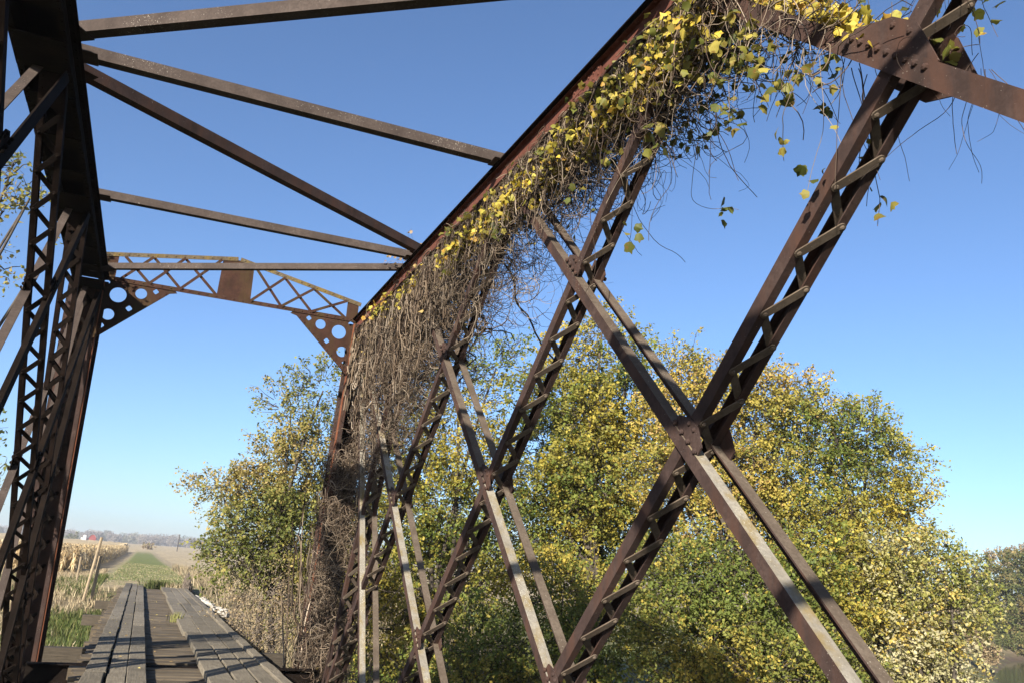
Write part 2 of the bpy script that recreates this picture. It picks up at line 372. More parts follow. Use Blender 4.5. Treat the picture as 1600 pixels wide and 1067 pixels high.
for side, Xc in ((1, XR), (-1, XL)):
    inner = -side
    ytop1 = Ty(NT)
    # --- top chord: two webs with angles, cover plate on top, batten plates below
    XM = Xc; Xc = Xc-(.055 if side < 0 else 0); cb = -.23 if side < 0 else -.18; ch = .265 if side < 0 else .28
    mb = MB(); a_, b_ = (Xc, Y0+.22, ZT), (Xc, ytop1, ZT)
    for sg in (-1, 1):
        prof = [(sg*.175, cb), (sg*.235, cb), (sg*.235, cb+.012), (sg*.187, cb+.012), (sg*.187, .03), (sg*.235, .03), (sg*.235, .042), (sg*.175, .042)]
        mb.extrude(prof, a_, b_, VX, (0, 0, 1))
        y = Y0+.1
        while y > ytop1:
            mb.rivet((Xc+sg*.211, y, ZT+cb), (0, 0, -1)); mb.rivet((Xc+sg*.213, y, ZT+.03), (0, 0, -1)); y -= .15
    tc_ = mb.build('top_chord', M['red_rust'] if side > 0 else M['shade_dark_rust'], bridge)
    mb = MB(); mb.abox(Xc-ch, Xc+ch, ytop1, Y0+.25, ZT+.045, ZT+.06); y = Y0+.1
    while y > ytop1:
        for sg in (-1, 1): mb.rivet((Xc+sg*.21, y, ZT+.06), (0, 0, 1))
        y -= .15
    mb.build('cover_plate', M['shade_dark_rust'], tc_)
    y = Y0-.4
    while y > ytop1+.3:
        mb = MB(); big = min(abs(y-Ty(i)) for i in range(NT)) < .45
        hl = .30 if big else .14
        mb.abox(Xc-.232, Xc+.232, y-hl, y+hl, ZT+cb-.014, ZT+cb-.002)
        for sg in (-1, 1):
            for k in (-.75, 0, .75): mb.rivet((Xc+sg*.205, y+k*hl, ZT+cb-.014), (0, 0, -1))
        mb.build('batten_plate', M['rust'] if side > 0 else M['shade_dark_rust'], tc_); y -= .93
    # splice plate with rivets on the inner web
    for ys in (6.35,):
        mb = MB(); mb.abox(*(sorted((Xc+inner*.19, Xc+inner*.202))), ys-.28, ys+.28, ZT-.160, ZT+.022)
        for k in range(6):
            for q in (-.13, -.07, -.01): mb.rivet((Xc+inner*.202, ys-.24+k*.096, ZT+q), (inner, 0, 0))
        mb.build('splice_plate', M['red_rust'], tc_)
    Xc = XM
    # --- bottom chord
    mb = MB()
    for sg in (-1, 1): mb.extrude([(sg*.15, -.12), (sg*.22, -.12), (sg*.22, -.108), (sg*.162, -.108), (sg*.162, .12), (sg*.15, .12)], (Xc, Y0+1.8, ZB), (Xc, ytop1, ZB), VX, (0, 0, 1))
    mb.build('bottom_chord', M['shade_dark_rust'], bridge)
    # --- end post
    Xc = XM-(.10 if side < 0 else 0)
    a_, b_ = Vector((Xc, Y0+.02, ZT-.05)), Vector((Xc, Y0+(1.9 if side < 0 else 1.6), ZB-.1))
    mb = MB(); channel(mb, Xc+.17, 1, a_, b_, .15, .07); ep = mb.build('end_post', M['rust'], bridge)
    mb = MB(); channel(mb, Xc-.17, -1, a_, b_, .15, .07); mb.build('channel', M['rust'], ep)
    mdir = (b_-a_).normalized(); n = VX.cross(mdir).normalized()
    if n.y < 0: n = -n
    mb = MB(); c = (a_+b_)/2+n*.16; mb.box(c, VX*.31, mdir*(b_-a_).length/2, n*.007)
    k = .1
    while k < (b_-a_).length:
        for sg in (-1, 1): mb.rivet(a_+mdir*k+VX*sg*.275+n*.153, -n)
        k += .15
    mb.build('cover_plate', M['rust'], ep)
    lacing(Xc, a_, b_, .155, ep, 'one', M['shade_dark_rust'], (), (1, -1))
    mb = MB()                                  # inner angle strip, redder where the old paint has gone
    X_ = Xc+inner*.255
    mb.extrude([(0, -.155), (inner*.012, -.155), (inner*.012, -.04), (0, -.04)], a_+VX*(X_-Xc), b_+VX*(X_-Xc), VX, n)
    mb.build('angle_strip', M['orange_rust'], ep)
    mb = MB(); mb.abox(Xc-.42, Xc+.42, Y0+1.25, Y0+2.0, ZB-.24, ZB-.16); mb.abox(Xc-.3, Xc+.3, Y0+1.4, Y0+1.85, ZB-.16, ZB+.1); mb.build('bearing_shoe', M['shade_dark_rust'], ep)
    Xc = XM
    # --- laced diagonals (far bottom to near top) and counters
    for i in range(0, NT-1):
        j = i+2
        a_ = (Xc, Ty(i), ZB+.1); b_ = (Xc, Ty(j)+(.14 if i == 2 else 0), ZT-.12)
        if Ty(j) < ytop1: 
            fr = (ytop1-Ty(i))/(Ty(j)-Ty(i)); b_ = (Xc, ytop1, ZB+.1+(ZT-.22-ZB)*fr)
        laced(Xc, a_, b_, side, 'parts' if (side > 0 and i in (1, 2)) else 'one')
    laced(Xc, (Xc, Y0, ZB+.1), (Xc, Ty(1), ZT-.12), side, faces=(1, -1))
    counter(Xc, (Xc, Y0-.05, ZT-.18), (Xc, Ty(1)+.25, ZB), inner, 2)
    for i in range(0, NT-1):
        j = i+2; b_ = (Xc, Ty(j)-(.30 if i == 3 else 0), ZB)
        if Ty(j) < ytop1: b_ = (Xc, ytop1, ZT-.12+(ZB-ZT+.12)*.5)
        counter(Xc, (Xc, Ty(i), ZT-.12), b_, inner, (2, 1, 1, 0, 0, 0, 0)[i], .118 if i == 3 else .088)
    # --- gusset plates where laced diagonals and counters cross
    for i in range(0, NT-1):                   # laced from B_i
        for kk, fr in ((1, .25), (0, .5), (-1, .75)):
            ic = i-kk-0 if False else None
        for fr in (.25, .5, .75):
            y = Ty(i)-2*P_*fr
            if y < ytop1+.5: continue
            z = ZB+.05+(ZT-ZB-.05)*fr
            big = fr == .75 and i == 2
            for sg in (inner, -inner):
                gusset(Xc+sg*(WX+.001), sg, y, z, (0, -2*P_, -(ZT-ZB)), .36 if big else (.15 if fr != .5 else .18), .18 if big else (.10 if fr != .5 else .115), 9 if big else 4, M['rust'] if side > 0 else M['shade_dark_rust'])
# --- floor beams (girder across at every bottom node) and the end sill
for i in range(0, NT):
    y = Ty(i); mb = MB(); z1, z0 = (-.27 if i else -.105), -.95
    mb.extrude([(-.12, z1), (.12, z1), (.12, z1-.015), (.008, z1-.03), (.008, z0+.03), (.12, z0+.015), (.12, z0), (-.12, z0), (-.12, z0+.015), (-.008, z0+.03), (-.008, z1-.03), (-.12, z1-.015)], (XL+.14, y, 0), (XR-.14, y, 0), (0, 1, 0), (0, 0, 1))
    for k in range(30): mb.rivet((XL+.25+k*.153, y-.06, z1), (0, 0, 1))
    mb.build('floor_beam', M['shade_dark_rust'], bridge)
for sx in (-.4, .6, 1.5, 2.1):
    mb = MB(); mb.abox(sx-.06, sx+.06, -9, Y0+.9, -.62, -.29); mb.build('stringer', M['shade_dark_rust'], bridge)
# --- lateral struts between the two top chords
ZS = ZT+.06
def strut(yl, yr, h=.11, w_=.10, mat='speck', dz=0):
    zs = ZT+.078+h/2; a, b_ = Vector((XL-.1, yl, zs+dz)), Vector((XR+.1, yr, zs)); d = (b_-a).normalized(); n = Vector((d.y, -d.x, 0))
    if n.y > 0: n = -n                         # n points back along the bridge
    mb = MB(); mb.extrude([(0, h/2), (0, -h/2), (-w_, -h/2), (-w_, -h/2+.012), (-.012, -h/2+.012), (-.012, h/2)], a, b_, n, (0, 0, 1))
    for q, e in ((a, 1), (b_, -1)):
        c = q+d*e*.22+Vector((0, 0, -h/2-.007)); mb.box(c, d*.22, n*.12, (0, 0, .006))
    return mb.build('lateral_strut', M[mat], bridge)
strut(Ty(1)+0, Ty(1)-.1); strut(Ty(2), Ty(2), .122, .115); strut(Ty(3), Ty(3), .122, .115)
strut(Ty(2)+.2, Ty(1)-.2, .13, .12, 'rust'); strut(Ty(0)-.5, Ty(1)+.3, .10, .09, dz=-.10); strut(Ty(2)-.2, Ty(3)-.12, .122, .115)
strut(Ty(4)-.25, Ty(3)-.35, .122, .115); strut(Ty(4), Ty(4), .122, .115); strut(Ty(5), Ty(5), .122, .115); strut(Ty(4)-.3, Ty(5)+.3, .122, .115)
# --- portal frame at the far end
YP = Y0+.06; CX = .80
pf = MB(); UX, UZ = Vector((1, 0, 0)), Vector((0, 0, 1))
def rail(mb, x0, z0, x1, z1, h, dep=.09):
    a, b_ = Vector((x0, YP, z0)), Vector((x1, YP, z1)); d = (b_-a).normalized(); v = Vector((-d.z, 0, d.x))
    mb.extrude([(0, -h/2), (.012, -h/2), (.012, h/2-.012), (dep, h/2-.012), (dep, h/2), (0, h/2)], a, b_, (0, 1, 0), v)
    L = (b_-a).length; k = .08
    while k < L: mb.rivet(a+d*k+Vector((0, -.001, 0)), (0, -1, 0), .016, .012); k += .155
ztl, ztc = 6.60, 6.985
LXE, RXE = XL+.06, XR-.17
rail(pf, LXE, ZT+.04, RXE, ZT+.04, .075)
portal = pf.build('portal_frame', M['plate_rust'], bridge)
mb = MB(); rail(mb, LXE, ztl+.02, CX-.02, ztc, .075); mb.abox(LXE, CX-.03, YP-.02, YP+.12, 0, 0.001) if False else None
rail(mb, CX+.02, ztc, RXE+.02, ztl-.07, .075); mb.build('upper_rail', M['railtop'], portal)
def ztop(x): return (ztl+.02+(ztc-ztl-.02)*(x-LXE)/(CX-LXE)) if x < CX else (ztc+(ztl-.07-ztc)*(x-CX)/(RXE-CX))
zl0 = ZT+.04
mb = MB(); x0, x1 = CX-.30, CX+.30
mb.plate([(x0, zl0-.03), (x1, zl0-.03), (x1-.02, ztop(x1)-.02), (CX, ztc-.02), (x0+.02, ztop(x0)-.02)], (0, YP+.013, 0), UX, UZ, (0, 1, 0), .01); mb.build('web_plate', M['plate_rust'], portal)
for xa, xb in ((LXE+.02, LXE+.24), (RXE-.24, RXE-.02)):
    mb = MB(); mb.plate([(xa, zl0-.03), (xb, zl0-.03), (xb, ztop(xb)-.02), (xa, ztop(xa)-.02)], (0, YP+.013, 0), UX, UZ, (0, 1, 0), .01); mb.build('end_plate', M['plate_rust'], portal)
for xs in ([LXE+.34, -.64, -.12, CX-.30], [CX+.30, 1.66, 2.22, RXE-.26]):
    for xa, xb in zip(xs[:-1], xs[1:]):
        for (p, q, off) in (((xa, zl0+.02), (xb, ztop(xb)-.03), 0), ((xa, ztop(xa)-.03), (xb, zl0+.02), .012)):
            mb = MB(); a, b_ = Vector((p[0], YP-.004+off*2-.012, p[1])), Vector((q[0], YP-.004+off*2-.012, q[1])); d = (b_-a).normalized(); v = Vector((-d.z, 0, d.x))
            mb.box((a+b_)/2, d*(b_-a).length/2, v*.025, (0, .004, 0)); mb.rivet((a+b_)/2+Vector((0, -.005, 0)), (0, -1, 0), .02, .014)
            mb.build('lattice_bar', M['plate_rust'], portal)
def curve_plate(name, outer, holes, th, loc_y, mat, parent):
    cu = bpy.data.curves.new(name, 'CURVE'); cu.dimensions = '2D'; cu.fill_mode = 'BOTH'; cu.extrude = th/2
    for pts in [outer]+holes:
        sp = cu.splines.new('POLY'); sp.points.add(len(pts)-1); sp.use_cyclic_u = True
        for p, q in zip(sp.points, pts): p.co = (q[0], q[1], 0, 1)
    tmp = bpy.data.objects.new(name, cu); COL.objects.link(tmp)
    me = bpy.data.meshes.new_from_object(tmp.evaluated_get(bpy.context.evaluated_depsgraph_get())); bpy.data.objects.remove(tmp)
    o_ = root_of(parent).location
    for v in me.vertices: v.co = (v.co.x-o_.x, loc_y+v.co.z-o_.y, v.co.y-o_.z)
    me.name = name; return link(name, me, parent, mat)
def circ(x, z, r, n=24): return [(x+r*math.cos(2*math.pi*k/n), z+r*math.sin(2*math.pi*k/n)) for k in range(n)]
def clover(x, z, r, n=32): return [(x+r*(1+.28*abs(math.cos(2*a)))*math.cos(a), z+r*(1+.28*abs(math.cos(2*a)))*math.sin(a)) for a in [2*math.pi*k/n for k in range(n)]]
for s_, xe in ((1, LXE), (-1, RXE)):
    fx = lambda q: xe+s_*q
    outer = [(fx(-.02), zl0+.0), (fx(1.22), zl0+.0), (fx(1.28), zl0-.07), (fx(1.16), zl0-.10), (fx(.12), 5.13), (fx(-.02), 5.08)]
    if s_ < 0: outer = outer[::-1]
    big = [(.34, 5.93, .135), (.70, 6.02, .095), (.24, 5.56, .10)]
    flo = [(.13, 6.13, .037), (.93, 6.10, .037), (.55, 5.72, .04), (.17, 5.35, .035)]
    kn = curve_plate('knee_plate', outer, [circ(fx(a), z, r) for a, z, r in big]+[clover(fx(a), z, r) for a, z, r in flo], .012, YP+.022, M['plate_rust'], portal)
    mb = MB(); p0, p1 = Vector((fx(1.16), YP+.010, zl0-.10)), Vector((fx(.12), YP+.010, 5.13)); d = (p1-p0).normalized(); v = Vector((-d.z, 0, d.x)); v = v if v.z < 0 else -v
    mb.box((p0+p1)/2-v*.026, d*(p1-p0).length/2, v*.026, (0, .004, 0))
    k = .06
    while k < (p1-p0).length: mb.rivet(p0+d*k-v*.028+Vector((0, -.004, 0)), (0, -1, 0), .016, .012); k += .13
    mb.build('edge_angle', M['plate_rust'], portal)

# ------------------------------------------------------------------ timber deck
deck = empty('timber_deck', (.85, 25, 0), 'weathered timber deck with two plank runners over cross ties', 'bridge deck')
XT0, XT1 = -.66, 2.38
def tie(y, dx, w_=.30): 
    mb = MB(); sk = random.uniform(-.012, .012)
    mb.box((.5*(XT0+XT1)+dx, y, -.185+random.uniform(-.008, .004)), ((XT1-XT0)/2+random.uniform(-.06, .05), sk*3, 0), (-sk*.1, w_/2, 0), (0, 0, .085)); return mb
y = 10.4; n_ = 0; near = MB()
while y < 45.6:
    if abs(y-Y0) > .28: tie(y, random.uniform(-.05, .05), random.uniform(.255, .318)).build('crosstie', M['tie'], deck)
    y += .353; n_ += 1
yy = 10.05
while yy > -9: q = tie(yy, 0); near.v += q.v; near.f += [tuple(i+len(near.v)-8 for i in f) for f in q.f]; near.mi += q.mi; yy -= .353
o = near.build('crosstie', M['tie'], deck); o['kind'] = 'stuff'
def plank(x0, x1, y0, y1, zt_, name='runner_plank', th=.085, rag=.0):
    mb = MB(); n = max(2, int((y1-y0)/.55)); vs = []; fs = []
    zz = random.uniform(-.004, .004); 
    for k in range(n+1):
        y = y0+(y1-y0)*k/n; a_ = x0+random.uniform(-rag, rag); b_ = x1+random.uniform(-rag, rag); dz = zz+random.uniform(-.0025, .0025)
        c = .010
        vs += [(a_, y, -.098), (a_, y, zt_+dz-c), (a_+c, y, zt_+dz), (b_-c, y, zt_+dz), (b_, y, zt_+dz-c), (b_, y, -.098)]
    for k in range(n):
        for q in range(6): fs.append((6*k+q, 6*k+(q+1) % 6, 6*k+6+(q+1) % 6, 6*k+6+q))
    fs += [(0, 1, 2, 3, 4, 5)[::-1], tuple(6*n+q for q in range(6))]
    fs = [f[::-1] for f in fs]
    mb.add(vs, fs)
    for yb in (y0+.15, y1-.15):
        for xb in (x0+(x1-x0)*.3, x0+(x1-x0)*.7): mb.rivet((xb, yb, zt_+zz), (0, 0, 1), .014, .008)
    mb.build(name, M['plank'], deck)
def runner(cols, name, zt_, off, rag, jit=0, yend=46):
    for (x0, x1), o_ in zip(cols, off):
        y = -8.4+o_
        while y < yend:
            y1 = min(y+4.88, yend+random.uniform(-.1, .2)); j = random.uniform(-jit, jit)
            plank(x0+j, x1+j*.3, y, y1-.015, zt_, name, rag=rag)
            y += 4.88
runner([(-.17, .075), (.095, .345)], 'runner_plank', 0, (0, 1.6), .004, .012, 48.5)
runner([(-.465, -.195)], 'curb_timber', .03, (2.7,), .014, .01, 48)
runner([(1.16, 1.50), (1.515, 1.80), (1.815, 2.08)], 'runner_plank', 0, (.4, 2.4, 1.1), .003, .032, 46)
runner([(2.10, 2.27)], 'curb_timber', .03, (3.3,), .02, .02, 46)
# weeds growing between the planks
def blades(n, pos, hmin, hmax, w_, lean, tints, seg=True):
    """n blades: pos (n,3); tapering two-piece blades"""
    h = rng.uniform(hmin, hmax, n); a_ = rng.uniform(0, 2*np.pi, n); d = np.stack([np.cos(a_), np.sin(a_), 0*a_], -1)
    ln = rng.uniform(0, lean, n)[:, None]*h[:, None]; ld = rng.uniform(0, 2*np.pi, n); L = np.stack([np.cos(ld), np.sin(ld), 0*ld], -1)*ln
    up_ = np.stack([0*h, 0*h, h], -1); wv = d*(w_*rng.uniform(.6, 1.4, n))[:, None]
    V = np.stack([pos-wv, pos+wv, pos+up_*.6+L*.4+wv*.7, pos+up_+L, pos+up_*.6+L*.4-wv*.7], 1).reshape(-1, 3)
    F = np.arange(n*5).reshape(n, 5)
    c = tints[rng.integers(0, len(tints), n)]*rng.uniform(.4, .8, (n, 1)); return V, F, np.repeat(c, 5, 0)
GT = np.array([(.10, .135, .035), (.14, .165, .05), (.20, .195, .07), (.08, .105, .03)]); DT = np.array([(.52, .41, .25), (.44, .35, .21), (.60, .50, .33), (.36, .27, .17)])
for k, (x, y, n, hh, tn, lb) in enumerate([(1.02, 46.9, 700, .50, GT, 'green weed clump at the far end of the deck'), (1.75, 46.6, 380, .40, np.concatenate([DT, GT[2:3]]), 'tan dry weed tuft at the far right end of the deck'),
        (1.12, 25.5, 90, .32, GT[2:3]*1.6, 'small yellow-green weed sprouting along the right runner')]):
    pos = np.stack([rng.normal(x, .33 if n > 300 else .07, n), rng.normal(y, .25, n), np.full(n, -.12)], -1)
    V, F, c = blades(n, pos, hh*.4, hh, .012, .6, tn); tag(np_mesh('weed_tuft', V, F, M['dry'], tint=c), lb, 'weed')
# timber bents and abutments carrying the deck
BL = ['dark timber trestle bent nearest the truss, its cap sticking out left of the deck', 'dark timber trestle bent in the middle of the approach', 'dark timber trestle bent farthest along, close to the grassy bank']
for y, lb in zip((20.2, 30.5, 38.5), BL):
    pb = empty('trestle_bent', (.85, y, hgt(.85, y)), lb, 'trestle', 'timber bents under the approach deck')
    mb = MB(); mb.abox(-1.75 if y < 21 else -1.35, 3.2, y-.15, y+.15, -.66, -.36 if y > 21 else -.30); mb.build('cap', M['pile'], pb)
    for px_ in (-.9, .3, 1.5, 2.6):
        mb = MB(); z0 = hgt(px_, y)-.4; q = [(.15*math.cos(k*math.pi/5), .15*math.sin(k*math.pi/5)) for k in range(10)]; mb.extrude(q, (px_, y, z0), (px_, y, -.66), (1, 0, 0), (0, 1, 0)); mb.build('pile', M['pile'], pb)
st = MB()
for sx in (-.4, .5, 1.4, 2.1): st.abox(sx-.1, sx+.1, Y0+1.0, 46.2, -.36, -.272)
st.build('stringer', M['pile'], deck)
mb = MB(); mb.abox(-1.5, 3.2, 45.7, 46.3, -2.2, -.36); mb.abox(-1.65, -.72, 45.4, 46.0, -1.1, -.30); tag(mb.build('abutment_wall', M['pile']), 'dark timber abutment under the far end of the deck', 'abutment')
mb = MB(); mb.abox(-2.6, 4.3, Y0+.95, Y0+2.25, -7, -1.62); mb.abox(-2.75, 4.45, Y0+.82, Y0+2.38, -1.62, -1.18); tag(mb.build('bridge_pier', M['concrete']), 'concrete pier under the end posts of the truss', 'pier')

# ------------------------------------------------------------------ trees
C = lambda *a_: np.array(a_)
PAL = {
 'olive': (C((.19, .185, .045), (.145, .155, .036), (.25, .215, .06), (.28, .22, .065), (.10, .12, .026), (.31, .24, .10)), C(.26, .20, .22, .12, .12, .08)),
 'yellow': (C((.24, .215, .035), (.33, .27, .04), (.145, .17, .03), (.40, .31, .06), (.09, .125, .022), (.20, .19, .04)), C(.24, .16, .22, .07, .13, .18)),
 'gold': (C((.33, .27, .05), (.27, .235, .05), (.40, .30, .07), (.17, .18, .035), (.35, .24, .08)), C(.28, .26, .14, .2, .12)),
 'green': (C((.115, .145, .028), (.085, .115, .02), (.165, .175, .036), (.26, .225, .045), (.36, .28, .05)), C(.30, .20, .24, .16, .10)),
 'pale': (C((.34, .315, .16), (.28, .26, .09), (.42, .385, .24), (.22, .22, .05), (.40, .31, .08), (.14, .16, .035)), C(.20, .24, .10, .22, .12, .12)),
 'dry': (C((.28, .21, .12), (.22, .165, .095), (.33, .26, .15), (.20, .19, .07)), C(.35, .3, .2, .15)),
 'far': (C((.085, .10, .026), (.12, .115, .036), (.15, .13, .055), (.05, .068, .017), (.20, .155, .055)), C(.3, .25, .15, .2, .1)),
}
VH = norm(np.array([[math.sin(YAW), math.cos(YAW), 0]]))[0]; RH = np.array([VH[1], -VH[0], 0]); ZH = np.array([0, 0, 1.])
def leaves_at(P, leaf, droop=.2):
    """rhombic leaves at points P (n,3)"""
    n = len(P); nrm = norm(rng.normal(size=(n, 3))+np.array([-.25, -.3, .75])); u = norm(np.cross(nrm, rng.normal(size=(n, 3)))); u[:, 2] -= droop; u = norm(u); v = norm(np.cross(nrm, u))
    L = (leaf*rng.uniform(.6, 1.35, n))[:, None]; w_ = L*rng.uniform(.26, .42, (n, 1)); up_ = norm(np.cross(u, v))
    V = np.stack([P, P+u*L*.45+v*w_+up_*L*.10, P+u*L, P+u*L*.45-v*w_+up_*L*.10], 1).reshape(-1, 3)
    return V, np.arange(n*4).reshape(n, 4)
def tree(name, lobes, pal, label, cat='tree', leaf=.10, dens=1.0, group=None, spray=.55, base=None, trunk_r=.16, twig_mat='bark', twigs=True, per=27, stems=1, minz=None):
    """lobes: (px, py, depth, rx_px, ry_px, density) -> trunk, branches and a leafy crown"""
    cs = [np.array(at(px, py, d)) for px, py, d, rx, ry, dn in lobes]
    if base is None:
        mid = np.mean(cs, 0); base = (mid[0], mid[1])
    bz = hgt(*base); B = np.array((base[0], base[1], bz))
    rt_ = empty(name, B, label, cat, group)
    tips, dirs, cid = [], [], []
    for k, ((px, py, d, rx, ry, dn), c) in enumerate(zip(lobes, cs)):
        a_, b_ = rx*d/FPX, ry*d/FPX; dp = (a_+b_)/2*.9
        n = int(dn*dens*118*(a_*b_+a_*dp+b_*dp)/3*1.25)+4
        q = norm(rng.normal(size=(n, 3)))*(rng.uniform(0.06, 1, (n, 1))**(1/2.1))
        lump = 1+.22*np.sin(q[:, :1]*5+k)*np.sin(q[:, 1:2]*6+2*k)*np.sin(q[:, 2:]*5)
        q = q*lump
        p = c+RH*q[:, :1]*a_+ZH*q[:, 1:2]*b_+VH*q[:, 2:]*dp
        dr = norm(norm(RH*q[:, :1]/a_+ZH*q[:, 1:2]/b_+VH*q[:, 2:]/dp)*.9+np.array([0, 0, .30])+rng.normal(size=(n, 3))*.38)
        gap = np.sin(p[:, 0]*2.3+1.9*np.sin(p[:, 2]*1.7+k))*np.sin(p[:, 2]*2.6+1.6*np.sin(p[:, 1]*1.9))+.5*np.sin(p[:, 0]*5.1+p[:, 2]*3.7)
        g_ = height(p[:, 0], p[:, 1])+.15; keep = (p[:, 2] > g_) & ((gap > -.72) | (rng.uniform(size=n) < .35) | (d > 60))
        tips.append(p[keep]); dirs.append(dr[keep]); cid.append(np.full(keep.sum(), k))
    P, D, K = np.concatenate(tips), np.concatenate(dirs), np.concatenate(cid)
    n = len(P); sl_ = spray*rng.uniform(.5, 1.4, n)
    # leafy sprays
    s = np.linspace(.12, 1, per)[None, :]*np.ones((n, 1)); s = np.clip(s+rng.normal(0, .04, s.shape), 0, 1.05)
    sag = np.array([0, 0, -1.])*(.22*s**2*sl_[:, None])[..., None]
    Lp = P[:, None, :]+D[:, None, :]*(s*sl_[:, None])[..., None]+sag+rng.normal(size=(n, per, 3))*(.035+.09*(1-s))[..., None]
    pc, pp = PAL[pal]; pc = pc*np.array([1.02, .97, 1.0])+np.array([.012, .008, .008]); clump = rng.choice(len(pc), n, p=pp/pp.sum()); lf = rng.choice(len(pc), (n, per), p=pp/pp.sum())
    drift = (np.sin(P[:, 0]*1.1+2*np.sin(P[:, 2]*.9))+np.sin(P[:, 2]*1.4+P[:, 1]*.8))*.5+rng.normal(0, .35, n); lum = pc.sum(1); order = np.argsort(lum); cum = np.cumsum(pp[order]/pp.sum())
    q_ = (np.argsort(np.argsort(drift))+.5)/n; clump = order[np.searchsorted(cum, np.clip(q_, 0, .999))]; clump = np.minimum(clump, len(pc)-1)
    use = rng.uniform(size=(n, per)) < .78; ci = np.where(use, clump[:, None], lf)
    col = np.minimum(pc[ci]*np.array([1.08, 1.13, 1.08])*rng.uniform(.85, 1.15, (n, 1, 1))*rng.uniform(.82, 1.18, (n, per, 1)), .62)
    V, F = leaves_at(Lp.reshape(-1, 3), leaf); np_mesh('crown', V, F, M['leaf'], rt_, tint=np.repeat(col.reshape(-1, 3), 4, 0))
    # trunk(s), limbs and twigs
    parts = []; top = np.mean(cs, 0); N = 9; tt = np.linspace(0, 1, N)[:, None]
    Bs = [B+np.array([rng.normal(0, .35), rng.normal(0, .35), 0])*(stems > 1) for _ in range(stems)]
    fork = [b_+np.array([(top[0]-b_[0])*.35, (top[1]-b_[1])*.35, max(.8, (top[2]-b_[2])*.5)]) for b_ in Bs]
    for b_, f_ in zip(Bs, fork):
        pth = b_-np.array([0, 0, .3])+(f_-b_+np.array([0, 0, .3]))*tt+np.array([.12, .1, 0])*np.sin(tt*5); parts.append(tubes(pth[None], (trunk_r*(1-.45*tt[:, 0]))[None], 8))
    V, F = merge(parts); np_mesh('trunk', V, F, M['bark'], rt_, smooth=True)
    parts = []
    for k, c in enumerate(cs):
        f_ = fork[k % stems]; mid = f_*.5+c*.5+rng.normal(0, .3, 3)
        pth = f_*(1-tt)**2+mid*2*tt*(1-tt)+c*tt**2; parts.append(tubes(pth[None], (trunk_r*.55*(1-.75*tt[:, 0])+.006)[None], 5))
    if twigs:
        sel = rng.uniform(size=n) < .8; o_ = np.array(cs)[K[sel]]; N2 = 5; t2 = np.linspace(0, 1, N2)[None, :, None]
        e_ = P[sel]+D[sel]*sl_[sel][:, None]*.85; o2 = o_+(P[sel]-o_)*rng.uniform(.45, .85, (sel.sum(), 1)); m_ = P[sel]
        pth = o2[:, None]*(1-t2)**2+m_[:, None]*2*t2*(1-t2)+e_[:, None]*t2**2+rng.normal(0, .04, (sel.sum(), N2, 3)); parts.append(tubes(pth, np.linspace(.014, .003, N2)[None]*rng.uniform(.7, 1.3, (sel.sum(), 1)), 3))
    V, F = merge(parts); np_mesh('branch', V, F, M[twig_mat], rt_, smooth=True)
    return rt_
G = 'trees and bushes on the far bank'
tree('bushy_tree', [(505, 610, 26, 55, 60, .42), (455, 640, 26, 55, 55, .35), (500, 700, 26, 60, 70, .7), (440, 725, 26, 60, 55, .75), (395, 775, 25, 70, 50, .9), (345, 765, 25, 48, 38, .55), (430, 830, 25, 95, 70, 1), (368, 870, 24.5, 55, 40, .9), (480, 830, 26, 80, 110, 1), (520, 930, 26, 90, 90, 1)],
     'olive', 'olive green bushy tree left of the other trees, just right of the deck', leaf=.088, group=G, trunk_r=.14, stems=2)
tree('boxelder_tree', [(640, 700, 25.5, 70, 90, .55), (715, 640, 25.5, 75, 85, .42), (775, 575, 25.5, 55, 55, .42), (690, 780, 25.5, 90, 90, .8), (610, 830, 25.5, 80, 100, .8), (760, 740, 25.5, 70, 80, .6), (700, 900, 25.5, 110, 100, 1), (590, 980, 25, 90, 100, 1), (780, 860, 25.5, 80, 90, .8)],
     'yellow', 'loose yellow-green tree behind the bare vine curtain', leaf=.088, group=G, trunk_r=.15, stems=2)
tree('tall_tree', [(940, 520, 28, 45, 38, .55), (905, 555, 28, 60, 45, .55), (985, 560, 28, 45, 45, .6), (880, 620, 28, 80, 60, .7), (975, 640, 28, 95, 70, .9), (860, 700, 28, 90, 80, .75), (950, 740, 28, 110, 90, .9), (880, 820, 28, 100, 90, .8), (960, 880, 28, 130, 120, 1), (925, 745, 26.5, 60, 80, .8), (920, 650, 26.8, 45, 60, .6)],
     'yellow', 'tallest tree of the clump with a yellow-green crown showing above the others', leaf=.10, group=G, trunk_r=.2, stems=2)
tree('golden_tree', [(1060, 580, 25, 42, 45, .6), (1120, 600, 25, 60, 42, .8), (1185, 605, 25, 55, 40, .8), (1245, 618, 25, 50, 35, .75), (1075, 640, 25, 70, 60, .9), (1165, 640, 25, 75, 48, .9), (1240, 655, 25, 55, 45, .85), (1130, 730, 25, 100, 80, 1), (1230, 740, 25, 90, 70, 1), (1060, 740, 25, 80, 70, 1), (1160, 830, 25, 120, 90, 1)],
     'gold', 'golden-leaved tree seen through the crossing of the two nearest diagonals', leaf=.088, group=G, trunk_r=.16, stems=2)
tree('broad_tree', [(1300, 660, 24.5, 70, 48, .85), (1355, 680, 24.5, 55, 50, .85), (1400, 725, 24.5, 48, 45, .75), (1420, 790, 24, 45, 60, .7), (1340, 760, 24.5, 85, 70, 1), (1270, 830, 24, 90, 80, 1), (1370, 850, 24, 85, 70, .9), (1300, 920, 24, 110, 80, 1)],
     'yellow', 'broad tree with thinning yellow-green crown at the right of the clump', leaf=.086, group=G, trunk_r=.16, stems=3)
